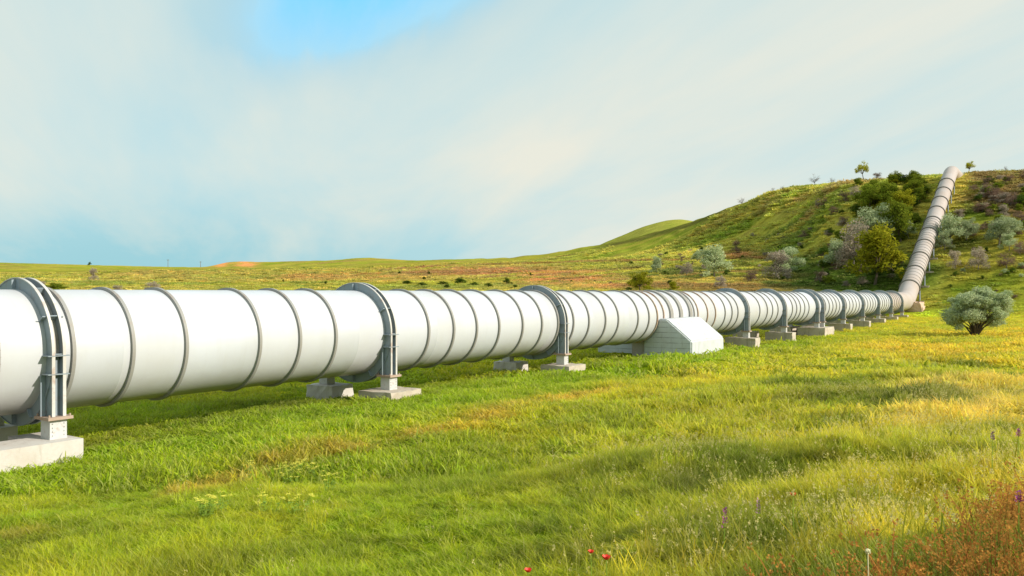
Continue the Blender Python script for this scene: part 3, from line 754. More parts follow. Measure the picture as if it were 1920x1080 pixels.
for i, t_ in enumerate(SUPT):
    if i in (1, 2): footing((1.55, 1.55, .9), t_, nearn - .05, TOPZ, label=fl[i])
    elif i in fl: footing((1.15, 2.3, 1.1), t_, nearn + .30, TOPZ - .004, label=fl[i])
    if i in (1, 2): footing((1.05, 1.35, 1.2), t_ - .05, farn - .2, TOPZ, m_='concrete_sunlit', label='squat concrete block under the pipe at a far leg, %s' % ('left of centre' if i == 1 else 'half hidden in grass'))
    elif i not in (0, 5, 6): footing((1.15, 2.0, 1.1), t_, farn + .2, TOPZ - .004, label='concrete footing of the far leg behind the %s support from the left' % names[i])
td = (SUPT[5] + SUPT[6]) / 2
footing((SUPT[6] - SUPT[5] + 1.8, 2.6, 1.1), td, nearn + .35, TOPZ - .004, label='long pale concrete footing carrying the close pair of supports')
footing((SUPT[6] - SUPT[5] + 1.8, 2.0, 1.1), td, farn + .2, TOPZ - .004, label='far concrete footing behind the close pair of supports')
# big trough shaped block under the first support
t1 = SUPT[0]
blk = bmesh.new()
L0, L1 = -4.2, 0.36; W0 = -(ny + .62); W1 = ny + .6
add_box(blk, L0, L1, W0, W0 + 1.15, -1.0, 0)                                    # near wall (local -y is near)
add_box(blk, L1 - .8, L1 + .003, W0 + 1.15 + .0, -ny + 1.25, -1.0, -0.03)
add_box(blk, L0, L1 - .803, W0 + 1.15, W1 - 1.15, -1.0, -0.50)
add_box(blk, L0, L1 - .004, W1 - 1.15, W1, -1.0, -0.006)
b1 = from_bm('concrete_footing', blk, M['concrete_sunlit'], bevel=0.02); b1.location = P(t1, DP, TOPZ); b1.rotation_euler = (0, 0, RZ)
tag(b1, 'large sunlit pale concrete foundation block with a trough at the left edge', 'footing', 'concrete footings under the pipe supports')
# drain pipe stub lying in the trough
bm = bmesh.new(); ring_bm([(-1.2, .17), (-1.2, .2), (1.2, .2), (1.2, .17)], 24, bm=bm)
dp = from_bm('drain_pipe', bm, M['ring']); dp.location = P(t1 - 2.35, DP - .55, TOPZ - 0.28); dp.rotation_euler = (0, 0, RZ)
tag(dp, 'short grey pipe lying in the trough of the big concrete block', 'pipe')

# ---- anchor block (saddle) right of centre
nA = 17.25; tA0 = t_at(1297, nA); tA1 = t_at(1357, nA)
hw = DP - nA
half = [(-hw, -5.0 + 1.0), (-hw, -2.79 + 1.42), (-(hw - .75), -0.14 - .55), (-(hw - 1.55), -0.10)]
zb_ = -3.3
poly = [(-hw, zb_), (-hw, -1.36), (-1.98, -0.12), (-1.40, -0.10)]
arcp = [(-(R + .004) * cos(a), -(R + .004) * sin(a)) for a in [radians(4 + k * 172 / 24) for k in range(25)]]
poly += [(arcp[0][0] - .001, -0.105)] if False else []
arcn = [p_ for p_ in arcp if p_[0] < -0.45]
bm = bmesh.new()
for sg in (1, -1):
    pl = [(-hw, zb_), (-hw, -1.36), (-2.02, -0.12)] + arcn + [(arcn[-1][0], zb_)]
    add_prism(bm, [(a_ * sg, b_) for a_, b_ in pl], 0 if sg > 0 else 1.9, tA1 - tA0)
bmesh.ops.recalc_face_normals(bm, faces=bm.faces)
bmesh.ops.bevel(bm, geom=[e for e in bm.edges if e.is_manifold and e.calc_face_angle(0) > 0.45], offset=.07, segments=3, affect='EDGES')
ab = from_bm('anchor_block', bm, M['concrete_plank']); ab.location = P(tA0, DP, AX); ab.rotation_euler = (0, 0, RZ)
tag(ab, 'large white chamfered concrete anchor block saddling the pipe, board marked side', 'anchor block')
bm = bmesh.new(); add_box(bm, 0.5, tA1 - tA0 - .5, -.44, .44, -3.0, -1.52)
cu = from_bm('middle_wall', bm, M['concrete'], ab)

# ---- thrust block at the bend
bm = bmesh.new()
full = [(-2.9, -3.6), (-2.9, -1.1), (-2.3, -0.2), (-1.5, -0.1), (1.5, -0.1), (2.9, -1.1), (2.9, -3.6)]
add_prism(bm, full, -1.6, 4.6)
bmesh.ops.subdivide_edges(bm, edges=bm.edges[:], cuts=3, use_grid_fill=True)
rnd = random.Random(5)
for v in bm.verts: v.co += Vector((rnd.uniform(-.12, .12), rnd.uniform(-.12, .12), rnd.uniform(-.12, .12)))
tb = from_bm('thrust_block', bm, M['concrete_pink']); tb.location = P(TB, DP, AX); tb.rotation_euler = (0, 0, RZ)
tag(tb, 'rough pinkish concrete thrust block at the foot of the inclined pipe', 'thrust block')

# ---- supports of the inclined stretch
def make_inc_support():
    root = empty('incline_support')
    bm = bmesh.new()
    ring_bm([(-.14, R - .01), (-.14, R + .19), (.14, R + .19), (.14, R - .01)], 72, bm=bm)
    from_bm('support_ring', bm, M['darkring'], root)
    for side in (1, -1):
        bm = bmesh.new(); y_ = side * (R + .05)
        # leg plumb: local frame is tilted, so lean it back by the slope
        d = Vector((sin(SLOPE), 0, cos(SLOPE)))      # world up expressed in the tilted local frame
        a = Vector((0, y_, -0.3)); b = a - Vector((sin(SLOPE), 0, cos(SLOPE))) * 2.3
        add_tube(bm, b, a, .14, .12, 4); add_tube(bm, b + Vector((.5, 0, .2)), a + Vector((.25, 0, 0)), .07, .07, 4)
        from_bm('leg', bm, M['frame'], root)
    return root
is0 = make_inc_support(); n_inc = len(INC_S)
for k, s_ in enumerate(INC_S[:-1]):
    s = is0 if k == 0 else copy_tree(is0)
    a, b = inc(s_); s.location = P(a, DP, AX + b); s.rotation_euler = (0, -SLOPE, RZ)
    s.rotation_mode = 'XYZ'
    tag(s, 'dark ring support on the inclined pipe, %s up from the bend' % (['first', 'second', 'third', 'fourth', 'fifth', 'sixth', 'seventh', 'eighth', 'ninth', 'tenth'][k]), 'pipe support', 'ring supports on the inclined pipe')
    if k < 5:
        f_ = footing((1.0, 1.2, 1.6), a, DP - R - .2, AX + b - 2.15, label='small concrete pad beside the inclined pipe, %s counted up from the bend' % names[k], group='concrete pads of the inclined pipe')

# ------------------------------------------------------------------ trees and shrubs
def leaf_cloud(nleaf, size, lobes, shape='quad', seed=0, droop=0.0):
    rnd = np.random.RandomState(seed)
    wts = np.array([l[3] ** 2.2 for l in lobes]); wts /= wts.sum()
    idx = rnd.choice(len(lobes), nleaf, p=wts)
    L = np.array(lobes)[idx]
    d = rnd.normal(size=(nleaf, 3)); d /= np.linalg.norm(d, axis=1)[:, None]
    rad = L[:, 3] * (0.35 + 0.65 * rnd.rand(nleaf) ** 0.6) * (1 + 0.12 * rnd.normal(size=nleaf))
    c = L[:, :3] + d * rad[:, None] * np.array([1, 1, 0.8])
    a = rnd.normal(size=(nleaf, 3)); a[:, 2] *= 0.7; a /= np.linalg.norm(a, axis=1)[:, None]
    b = np.cross(a, d + 0.6 * rnd.normal(size=(nleaf, 3))); b /= np.linalg.norm(b, axis=1)[:, None] + 1e-9
    s = size * (0.6 + 0.8 * rnd.rand(nleaf))[:, None]
    v = np.stack([c - a * s, c + b * s * 0.42, c + a * s, c - b * s * 0.42], 1).reshape(-1, 3)
    return v, np.arange(nleaf * 4).reshape(-1, 4)
def tree_meshes(kind, seed, nleaf, leaf, tall=0.25, nl=9, airy=1.0, low=False, twig=False, mt='green', bark='bark', flat=1.0):
    """unit tree: height 1, crown about 1 wide. returns (trunk mesh, crown mesh)"""
    rnd = random.Random(seed); bm = bmesh.new(); lobes = []
    ht = tall
    p = Vector((0, 0, -0.04)); pr = 0.028
    lean = Vector((rnd.uniform(-.05, .05), rnd.uniform(-.05, .05), 0))
    for k in range(3):
        q = p + Vector((0, 0, (ht + .04) / 3)) + lean * .5; add_tube(bm, p, q, pr, pr * .85, 6); p = q; pr *= .85
    top = p
    for k in range(nl):
        a = 2 * pi * (k + rnd.random() * .7) / nl * (1 if k % 2 else 1.7); el = rnd.uniform(-0.25 if low else 0.15, 1.35)
        ln = rnd.uniform(.26, .44); zr = 1 - tall
        e = top + Vector((cos(a) * cos(el) * ln, sin(a) * cos(el) * ln, sin(el) * zr * rnd.uniform(.5, .82) * flat))
        mid = top.lerp(e, .5) + Vector((rnd.uniform(-.04, .04), rnd.uniform(-.04, .04), .04))
        add_tube(bm, top, mid, pr * .7, pr * .42, 5); add_tube(bm, mid, e, pr * .42, pr * .12, 4)
        lobes.append((e.x, e.y, e.z, rnd.uniform(.10, .20) * airy))
        for j in range(3):
            s0 = top.lerp(e, rnd.uniform(.4, .95)); dd = Vector((rnd.gauss(0, 1), rnd.gauss(0, 1), abs(rnd.gauss(0, 1)))).normalized() * rnd.uniform(.09, .2)
            add_tube(bm, s0, s0 + dd, pr * .25, pr * .06, 3)
            lobes.append((s0.x + dd.x, s0.y + dd.y, s0.z + dd.z, rnd.uniform(.07, .14) * airy))
            if twig:
                for q_ in range(5):
                    d2 = Vector((rnd.gauss(0, 1), rnd.gauss(0, 1), abs(rnd.gauss(0, .8)) + .2)).normalized() * rnd.uniform(.08, .18)
                    add_tube(bm, s0 + dd * .6, s0 + dd * .6 + d2, pr * .13, pr * .03, 3)
    bmesh.ops.recalc_face_normals(bm, faces=bm.faces)
    tm = bpy.data.meshes.new('trunk'); bm.to_mesh(tm); bm.free(); tm.materials.append(M[bark])
    v, f = leaf_cloud(nleaf, leaf, lobes, seed=seed)
    cm = bpy.data.meshes.new('crown'); cm.from_pydata(v.tolist(), [], f.tolist()); cm.materials.append(M[mt])
    return tm, cm
KINDS = {}
def kind(name, *a, **k): KINDS[name] = [tree_meshes(name, s, *a, **k) for s in k.pop('seeds', (1, 2))] if False else None
spec = {
 'silver': dict(nleaf=5200, leaf=.024, tall=.20, nl=13, airy=1.0, low=True, mt='silver', bark='bark_grey'),
 'green': dict(nleaf=4600, leaf=.030, tall=.22, nl=14, airy=1.1, low=True, mt='green'),
 'lime': dict(nleaf=4200, leaf=.030, tall=.26, nl=14, airy=1.0, low=True, mt='lime'),
 'limeridge': dict(nleaf=1100, leaf=.034, tall=.30, nl=8, airy=.9, mt='lime'),
 'brown': dict(nleaf=2000, leaf=.024, tall=.16, nl=12, airy=1.1, low=True, twig=True, mt='brown', bark='bark_grey'),
 'pinkish': dict(nleaf=3200, leaf=.024, tall=.20, nl=13, airy=1.05, low=True, twig=True, mt='pinkish', bark='bark_grey'),
 'bare': dict(nleaf=260, leaf=.020, tall=.22, nl=8, airy=1.0, twig=True, mt='brown', bark='bark'),
 'dark': dict(nleaf=2400, leaf=.030, tall=.06, nl=9, airy=1.2, mt='darkgreen'),
}
for kname, sp in spec.items():
    KINDS[kname] = [tree_meshes(kname, 10 * i + 3, **sp) for i in range(3)]
tcount = [0]
def plant(kind_, u, row, wpx, hpx, label, cat='tree', name=None, group=None, sink=0.0, pos=None, seed=None):
    p = pos if pos is not None else ray(u, row)
    sc = p.y / F
    tcount[0] += 1
    rnd = random.Random(tcount[0] * 17 if seed is None else seed)
    tm, cm = KINDS[kind_][tcount[0] % 3 if seed is None else seed % 3]
    nm = name or {'silver': 'silver_tree', 'green': 'leafy_tree', 'lime': 'leafy_tree', 'limeridge': 'leafy_tree', 'brown': 'shrub', 'pinkish': 'blossom_tree', 'bare': 'bare_tree', 'dark': 'shrub'}[kind_]
    r = empty(nm, p - Vector((0, 0, sink)), rnd.uniform(0, 6.28)); r.scale = (wpx * sc / 0.95, wpx * sc / 0.95, hpx * sc / 0.97)
    for nm_, me in (('trunk', tm), ('crown', cm)):
        o = bpy.data.objects.new(nm_, me); COL.objects.link(o); o.parent = r
    tag(r, label, cat, group); return r

# the big silver bush in the field, with a crown of its own
def big_bush():
    base = ray(1828, 630)
    sc = base.y / F; r = empty('silver_bush', base); tag(r, 'big round silver green bush standing alone in the field at the right', 'bush')
    rnd = random.Random(4); bm = bmesh.new(); lobes = []
    cx = 8 * sc
    for k in range(26):
        a = k * 2.4; rad = sqrt((k + .5) / 26)
        hz = rnd.random()
        e = Vector((cx + cos(a) * rad * 54 * sc, sin(a) * rad * 46 * sc, (22 + rad * 6 + (58 - rad * 24) * (hz if k % 3 else 1.0)) * sc))
        m1 = Vector((e.x * .35, e.y * .35, e.z * .45)); m1 += Vector((rnd.uniform(-.15, .15), rnd.uniform(-.15, .15), 0))
        add_tube(bm, (rnd.uniform(-.08, .08), rnd.uniform(-.08, .08), -.15), m1, .10, .06, 6); add_tube(bm, m1, e, .06, .015, 5)
        lobes.append((e.x, e.y, e.z, rnd.uniform(9, 18) * sc))
        for j in range(3):
            d = Vector((rnd.gauss(0, 1), rnd.gauss(0, 1), rnd.gauss(.2, 1))).normalized() * rnd.uniform(10, 19) * sc
            add_tube(bm, e, e + d, .02, .006, 4); lobes.append((e.x + d.x, e.y + d.y, max(e.z + d.z, 17 * sc), rnd.uniform(5, 10) * sc))
    from_bm('trunk', bm, M['bark'], r)
    v, f = leaf_cloud(44000, .085, lobes, seed=8); from_np('crown', v, f, M['silver'], r)
big_bush()

# (kind, u, row of foot, width, height, label)
TREES = [
 ('lime', 1640, 534, 118, 120, 'tall yellow green leafy tree at the hill foot, left of the inclined pipe'),
 ('silver', 1638, 465, 90, 92, 'tallest silver leaved tree behind the yellow green tree'),
 ('pinkish', 1600, 508, 76, 104, 'pinkish grey blossoming tree left of the yellow green tree'),
 ('silver', 1567, 507, 48, 64, 'slim silver tree left of the pinkish blossoming tree'),
 ('green', 1690, 455, 68, 94, 'dense green tree close beside the upper left of the inclined pipe'),
 ('green', 1632, 392, 60, 52, 'green tree in the grove under the ridge, leftmost of the grove'),
 ('green', 1668, 388, 54, 50, 'green tree in the middle of the grove under the ridge'),
 ('lime', 1690, 402, 50, 50, 'yellow green tree low in the grove under the ridge'),
 ('green', 1716, 376, 46, 44, 'green tree of the grove nearest the top of the inclined pipe'),
 ('green', 1655, 422, 44, 44, 'green tree between the grove and the tallest silver tree'),
 ('silver', 1705, 448, 30, 38, 'small silver bush squeezed between the dense green tree and the pipe'),
 ('lime', 1552, 500, 26, 28, 'little yellow green bush left of the slim silver tree'),
 ('silver', 1340, 521, 74, 66, 'rounded silver bush standing above the anchor block'),
 ('pinkish', 1452, 521, 58, 62, 'pink grey half of the twin bushes above the fourth support'),
 ('silver', 1482, 512, 58, 56, 'silver bush to the right of its pink grey twin'),
 ('silver', 1232, 512, 30, 34, 'small silver bush left of the rounded silver bush'),
 ('silver', 1306, 492, 26, 24, 'little silver bush up against the rounded silver bush'),
 ('pinkish', 1287, 517, 26, 28, 'small thin greyish bush on the brown slope above the anchor block'),
 ('pinkish', 1350, 540, 26, 30, 'thin grey bush just above the pipe right of the anchor block'),
 ('brown', 1382, 472, 22, 26, 'small brown shrub on the path edge halfway up the slope'),
 ('brown', 1507, 448, 20, 20, 'round brown shrub alone on the open green slope'),
 ('brown', 1408, 528, 34, 30, 'brown twiggy shrub left of the pink grey twin bush'),
 ('brown', 1538, 530, 26, 28, 'brown shrub at the dark hill foot left of the yellow green tree'),
 ('lime', 1200, 548, 52, 42, 'bright green bush poking above the pipe in the middle distance'),
 ('lime', 1262, 548, 24, 22, 'small bright green bush just above the pipe by the anchor block'),
 ('limeridge', 1620, 336, 30, 40, 'upright lime green tree alone on the ridge skyline'),
 ('bare', 1528, 350, 24, 30, 'bare dark tree on the ridge skyline, left'),
 ('bare', 1559, 347, 16, 18, 'low bare bush beside the bare ridge tree'),
 ('brown', 1643, 338, 22, 18, 'grey brown bush at the foot of the lime ridge tree'),
 ('limeridge', 1817, 323, 26, 25, 'small flat green tree on the ridge right of the pipe top'),
 ('bare', 1392, 385, 22, 18, 'thin bare bush on the rising skyline'),
 ('bare', 1448, 363, 14, 13, 'wispy bush on the skyline between the thin bush and the bare ridge tree'),
 ('bare', 1468, 358, 16, 12, 'second wispy bush on the skyline, closer to the bare ridge tree'),
 ('bare', 1886, 323, 12, 15, 'tiny bare tree on the ridge near the right edge'),
 ('limeridge', 1669, 335, 10, 13, 'tiny pale sapling on the ridge right of the lime tree'),
 ('bare', 1578, 345, 9, 12, 'tiny bare sapling on the ridge between bare bush and lime tree'),
 ('silver', 1785, 457, 64, 60, 'silver bush right of the inclined pipe, halfway up'),
 ('silver', 1812, 450, 42, 46, 'silver bush behind and right of the halfway one'),
 ('silver', 1772, 470, 34, 40, 'low silver bush touching the inclined pipe on its right'),
 ('silver', 1872, 463, 58, 58, 'silver bush in the right hand thicket, lower left one'),
 ('silver', 1898, 445, 52, 46, 'silver bush at the top of the right hand thicket'),
 ('silver', 1893, 470, 34, 38, 'small silver bush low in the right hand thicket'),
 ('pinkish', 1834, 507, 40, 56, 'pointed pinkish silver bush below the thickets on the right slope'),
 ('pinkish', 1791, 503, 26, 40, 'small pinkish bush nearest the lower inclined pipe on the right'),
 ('brown', 1888, 503, 38, 34, 'reddish brown bush at the right edge below the thicket'),
 ('brown', 1912, 478, 30, 34, 'reddish bush cut by the right edge of the picture'),
 ('pinkish', 1880, 408, 22, 30, 'pinkish bush at the top right of the slope'),
 ('brown', 1860, 372, 40, 24, 'dark red brown scrub under the ridge, right'),
 ('brown', 1895, 380, 40, 26, 'dark red brown scrub at the right edge under the ridge'),
 ('brown', 1840, 398, 34, 22, 'brown scrub between pipe top and right thicket'),
 ('silver', 1845, 360, 14, 14, 'little grey bush below the flat ridge tree'),
 ('silver', 1843, 396, 16, 16, 'little grey bush in the brown scrub'),
 ('pinkish', 177, 527, 19, 30, 'small blossoming tree alone in the far left field'),
 ('dark', 168, 498, 7, 8, 'tiny dark tree on the left horizon'),
 ('pinkish', 285, 548, 34, 26, 'pale dry bush peeping over the pipe at the left'),
 ('pinkish', 75, 540, 24, 16, 'pale dry bush behind the leftmost ring support'),
 ('green', 105, 545, 40, 16, 'low green bush behind the pipe near the left edge'),
 ('pinkish', 222, 546, 22, 15, 'low pale bush between two rings at the left'),
 ('brown', 1545, 388, 16, 18, 'dark brown shrub high on the open slope'),
 ('pinkish', 1535, 390, 14, 18, 'pale shrub high on the open slope'),
 ('brown', 1565, 402, 22, 20, 'brown shrub below the high dark one'),
 ('brown', 1585, 380, 26, 26, 'brown bush at the left flank of the grove'),
 ('pinkish', 1605, 372, 26, 24, 'grey bush at the upper left of the grove'),
]
for k_t, u, row, wp, hp, lb in TREES:
    plant(k_t, u, row, wp, hp, lb, 'bush' if ('bush' in lb or 'shrub' in lb or 'scrub' in lb) else 'tree')
# dark hedge clumps in the hollow beyond the pipe
for i, (u, row, wp, hp) in enumerate([(762, 534, 30, 9), (790, 536, 26, 8), (830, 535, 30, 9), (862, 533, 34, 13), (888, 536, 22, 8), (950, 534, 18, 16), (838, 541, 18, 9), (915, 538, 20, 9), (1180, 545, 20, 8), (965, 540, 16, 7)]):
    plant('dark', u, row, wp, hp, 'low dark bush beyond the pipe, %s' % ['first from the left', 'second from the left', 'third from the left', 'fourth and largest', 'fifth from the left', 'upright one standing apart to the right', 'one in front of the largest', 'one next to the upright one', 'last before the bright green bush', 'one at the foot of the upright one'][i], 'bush', name='shrub', group='dark bushes in the hollow')
# low scrub scattered over the slopes
rnd = random.Random(21)
def scatter(n, box, kinds, sz, label, group, test=None):
    k = 0; guard = 0
    while k < n and guard < n * 30:
        guard += 1
        u = rnd.uniform(box[0], box[1]); row = rnd.uniform(box[2], box[3])
        if test and not test(u, row): continue
        p = ray(u, row)
        if p.y > 600 or p.y < 100: continue
        if abs(-p.x * CT + p.y * ST - DP) < 4.0: continue
        wp = rnd.uniform(*sz)
        plant(rnd.choice(kinds), u, row, wp, wp * rnd.uniform(.6, .95), label, 'shrub', name='shrub', group=group, pos=p); k += 1
scatter(58, (1775, 1930, 333, 445), ['brown', 'brown', 'dark', 'pinkish', 'green'], (14, 28), 'low brown scrub bush among many on the slope right of the inclined pipe', 'scrub right of the inclined pipe')
scatter(24, (1765, 1930, 440, 560), ['brown', 'dark', 'silver'], (8, 18), 'small bush on the lower slope right of the inclined pipe', 'small bushes on the lower right slope')
scatter(64, (1540, 1730, 400, 538), ['brown', 'dark', 'green', 'pinkish'], (12, 26), 'low undergrowth bush among the trees left of the inclined pipe', 'undergrowth left of the inclined pipe')
scatter(40, (1600, 1748, 343, 420), ['green', 'green', 'dark', 'lime'], (18, 34), 'green bush filling the grove under the ridge', 'bushes of the grove under the ridge')
scatter(46, (1180, 1560, 430, 540), ['brown', 'dark', 'pinkish'], (7, 17), 'small shrub among many on the open slope', 'small shrubs on the open slope', lambda u, r: r > 415 + (1560 - u) * .17)
scatter(14, (380, 1150, 505, 535), ['dark', 'brown'], (5, 11), 'tiny dark shrub in the far fields', 'tiny shrubs in the far fields')
# far poles
for u, row, hp, lb in ((315, 501, 15, 'thin far pole on the left horizon'), (376, 501, 11, 'short far pole beside the small far hill')):
    p = ray(u, row); sc = p.y / F; bm = bmesh.new(); hh = hp * sc
    add_tube(bm, (0, 0, -1), (0, 0, hh), .28, .2, 6); add_box(bm, -1.2, 1.2, -.15, .15, hh * .86, hh * .9)
    o = from_bm('utility_pole', bm, M['bark_grey']); o.location = p; tag(o, lb, 'pole', 'far poles')

# ------------------------------------------------------------------ grass
def grass_material(name, tr=0.5, tip=None):
    m_, nt, b = mat(name); nt.nodes.remove(b); out = nt.nodes['Material Output']
    at = nn(nt, 'ShaderNodeAttribute'); at.attribute_type = 'INSTANCER'; at.attribute_name = 'tcol'
    hg = nn(nt, 'ShaderNodeAttribute'); hg.attribute_name = 'bl'
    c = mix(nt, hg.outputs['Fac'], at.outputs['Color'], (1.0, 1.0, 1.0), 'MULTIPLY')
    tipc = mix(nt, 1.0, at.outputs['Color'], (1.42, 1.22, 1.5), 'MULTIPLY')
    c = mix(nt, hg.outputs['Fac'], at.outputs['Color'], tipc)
    rn = nn(nt, 'ShaderNodeAttribute'); rn.attribute_name = 'br'
    c = mix(nt, mth(nt, 'MULTIPLY', rn.outputs['Fac'], .45), c, tip or (0.66, 0.58, 0.26))
    d = nn(nt, 'ShaderNodeBsdfDiffuse'); t_ = nn(nt, 'ShaderNodeBsdfTranslucent'); mx = nn(nt, 'ShaderNodeMixShader')
    nt.links.new(c, d.inputs[0]); nt.links.new(c, t_.inputs[0]); mx.inputs[0].default_value = tr
    nt.links.new(d.outputs[0], mx.inputs[1]); nt.links.new(t_.outputs[0], mx.inputs[2]); nt.links.new(mx.outputs[0], out.inputs[0])
    return m_
M['grass'] = grass_material('grass blades')
M['rust'] = grass_material('rust coloured seed heads', .35, (0.50, 0.235, 0.055))
SRC = bpy.data.collections.new('grass_sources')   # kept out of the scene; only instanced
def tuft(name, nb, hgt, rad, wid, seed, lean=.5, heads=0, m_='grass', headsz=.02):
    r = np.random.RandomState(seed); V, Fc, BL, BR = [], [], [], []
    for k in range(nb):
        a = r.rand() * 2 * pi; d = sqrt(r.rand()) * rad; bx, by = cos(a) * d, sin(a) * d
        h = hgt * (.45 + .75 * r.rand()); az = r.rand() * 2 * pi; ln = lean * h * (.3 + r.rand()); w_ = wid * (.7 + .6 * r.rand())
        sx, sy = -sin(az + r.normal() * .6), cos(az + r.normal() * .6); br = r.rand() ** 2
        i0 = len(V)
        for q, (f, ww) in enumerate(((0, 1), (.5, .85), (.85, .5))):
            ox, oy = bx + cos(az) * ln * f * f, by + sin(az) * ln * f * f
            V += [(ox - sx * w_ * ww / 2, oy - sy * w_ * ww / 2, h * f - .02), (ox + sx * w_ * ww / 2, oy + sy * w_ * ww / 2, h * f - .02)]
            BL += [f, f]; BR += [br, br]
        V.append((bx + cos(az) * ln, by + sin(az) * ln, h * (1 - .12 * lean))); BL.append(1); BR.append(br)
        Fc += [(i0, i0 + 1, i0 + 3, i0 + 2), (i0 + 2, i0 + 3, i0 + 5, i0 + 4), (i0 + 4, i0 + 5, i0 + 6)]
        if k < heads:
            tx, ty, tz = V[-1]
            for q in range(7):
                c = np.array([tx, ty, tz]) + r.normal(size=3) * headsz * np.array([.7, .7, 1.6]); e1 = r.normal(size=3); e1 *= headsz / np.linalg.norm(e1); e2 = np.cross(e1, r.normal(size=3)); e2 *= headsz * .6 / (np.linalg.norm(e2) + 1e-9)
                j = len(V); V += [tuple(c - e1), tuple(c + e2), tuple(c + e1), tuple(c - e2)]; BL += [1] * 4; BR += [1.9] * 4; Fc.append((j, j + 1, j + 2, j + 3))
    me = bpy.data.meshes.new(name); me.from_pydata(V, [], Fc)
    for an, arr in (('bl', BL), ('br', BR)):
        at = me.attributes.new(an, 'FLOAT', 'POINT'); at.data.foreach_set('value', np.array(arr, np.float32))
    me.materials.append(M[m_]); o = bpy.data.objects.new(name, me); SRC.objects.link(o); return o
def instancer(name, pts, scl, rot, col, srcs, label, cat):
    """one point-cloud mesh; geometry nodes put a tuft on every point"""
    n = len(pts); me = bpy.data.meshes.new(name); me.vertices.add(n); me.vertices.foreach_set('co', pts.astype(np.float32).ravel())
    for an, ty, arr, key in (('iscl', 'FLOAT_VECTOR', scl, 'vector'), ('irot', 'FLOAT_VECTOR', rot, 'vector')):
        a = me.attributes.new(an, ty, 'POINT'); a.data.foreach_set(key, arr.astype(np.float32).ravel())
    a = me.attributes.new('tcol', 'FLOAT_COLOR', 'POINT'); c4 = np.ones((n, 4), np.float32); c4[:, :3] = col; a.data.foreach_set('color', c4.ravel())
    a = me.attributes.new('iidx', 'INT', 'POINT'); a.data.foreach_set('value', RS.randint(0, len(srcs), n).astype(np.int32))
    o = bpy.data.objects.new(name, me); COL.objects.link(o)
    ng = bpy.data.node_groups.new(name + '_nodes', 'GeometryNodeTree')
    ng.interface.new_socket('Geometry', in_out='INPUT', socket_type='NodeSocketGeometry'); ng.interface.new_socket('Geometry', in_out='OUTPUT', socket_type='NodeSocketGeometry')
    gi = ng.nodes.new('NodeGroupInput'); go = ng.nodes.new('NodeGroupOutput'); ip = ng.nodes.new('GeometryNodeInstanceOnPoints')
    gt = ng.nodes.new('GeometryNodeGeometryToInstance')
    for s in srcs[::-1]:
        oi = ng.nodes.new('GeometryNodeObjectInfo'); oi.inputs['Object'].default_value = s; oi.inputs['As Instance'].default_value = True
        ng.links.new(oi.outputs['Geometry'], gt.inputs[0])
    def at(nm, ty):
        x_ = ng.nodes.new('GeometryNodeInputNamedAttribute'); x_.data_type = ty; x_.inputs['Name'].default_value = nm; return x_.outputs['Attribute']
    ng.links.new(gi.outputs[0], ip.inputs['Points']); ng.links.new(gt.outputs[0], ip.inputs['Instance'])
    ip.inputs['Pick Instance'].default_value = True
    ng.links.new(at('iidx', 'INT'), ip.inputs['Instance Index']); ng.links.new(at('iscl', 'FLOAT_VECTOR'), ip.inputs['Scale']); ng.links.new(at('irot', 'FLOAT_VECTOR'), ip.inputs['Rotation'])
    ng.links.new(ip.outputs[0], go.inputs[0])
    md = o.modifiers.new('grow', 'NODES'); md.node_group = ng
    tag(o, label, cat, kind='stuff'); return o
def blocked(x, y):
    """keep turf off the concrete"""
    t = x * ST + y * CT; n = -x * CT + y * ST; b = np.zeros(x.shape, bool)
    b |= (t > tA0 - .1) & (t < tA1 + .1) & (np.abs(n - DP) < hw + .1)
    b |= (t > t1 + L0 - .1) & (t < t1 + L1 + .08) & (n > DP + W0 - .08) & (n < DP + W1)
    for i, ts in enumerate(SUPT):
        b |= (np.abs(t - ts) < .82) & (np.abs(n - nearn - (.3 if i > 2 else 0)) < (1.2 if i > 2 else .85))
        b |= (np.abs(t - ts) < .82) & (np.abs(n - farn) < .9)
    return b
def zone(z0, z1, dens, umin=-460, umax=2500):
    a0 = (umin - U0) / F; a1 = (umax - U0) / F
    n = int(dens * 0.5 * (z1 ** 2 - z0 ** 2) * (a1 - a0))
    Zd = np.sqrt(z0 ** 2 + RS.rand(n) * (z1 ** 2 - z0 ** 2)); x = (a0 + RS.rand(n) * (a1 - a0)) * Zd
    return x, Zd
def colvar(c, v=.16):
    k = 1 + v * RS.normal(size=(len(c), 1)); hue = RS.normal(size=len(c)) * .08
    c = c * np.clip(k, .5, 1.6); c[:, 0] *= 1 + hue; return np.clip(c, .004, .8)
fine = [tuft('grass_tuft', 46, .125, .13, .0072, 100 + k, lean=1.3) for k in range(4)]
tall = [tuft('tall_grass', 24, .23, .12, .007, 120 + k, lean=.7, heads=5, headsz=.009) for k in range(3)]
coarse = [tuft('grass_clump', 46, .18, .34, .028, 140 + k, lean=1.3) for k in range(4)]
far = [tuft('far_clump', 46, .20, .75, .07, 160 + k, lean=1.0) for k in range(3)]
px_, py_ = [], []
parts = []
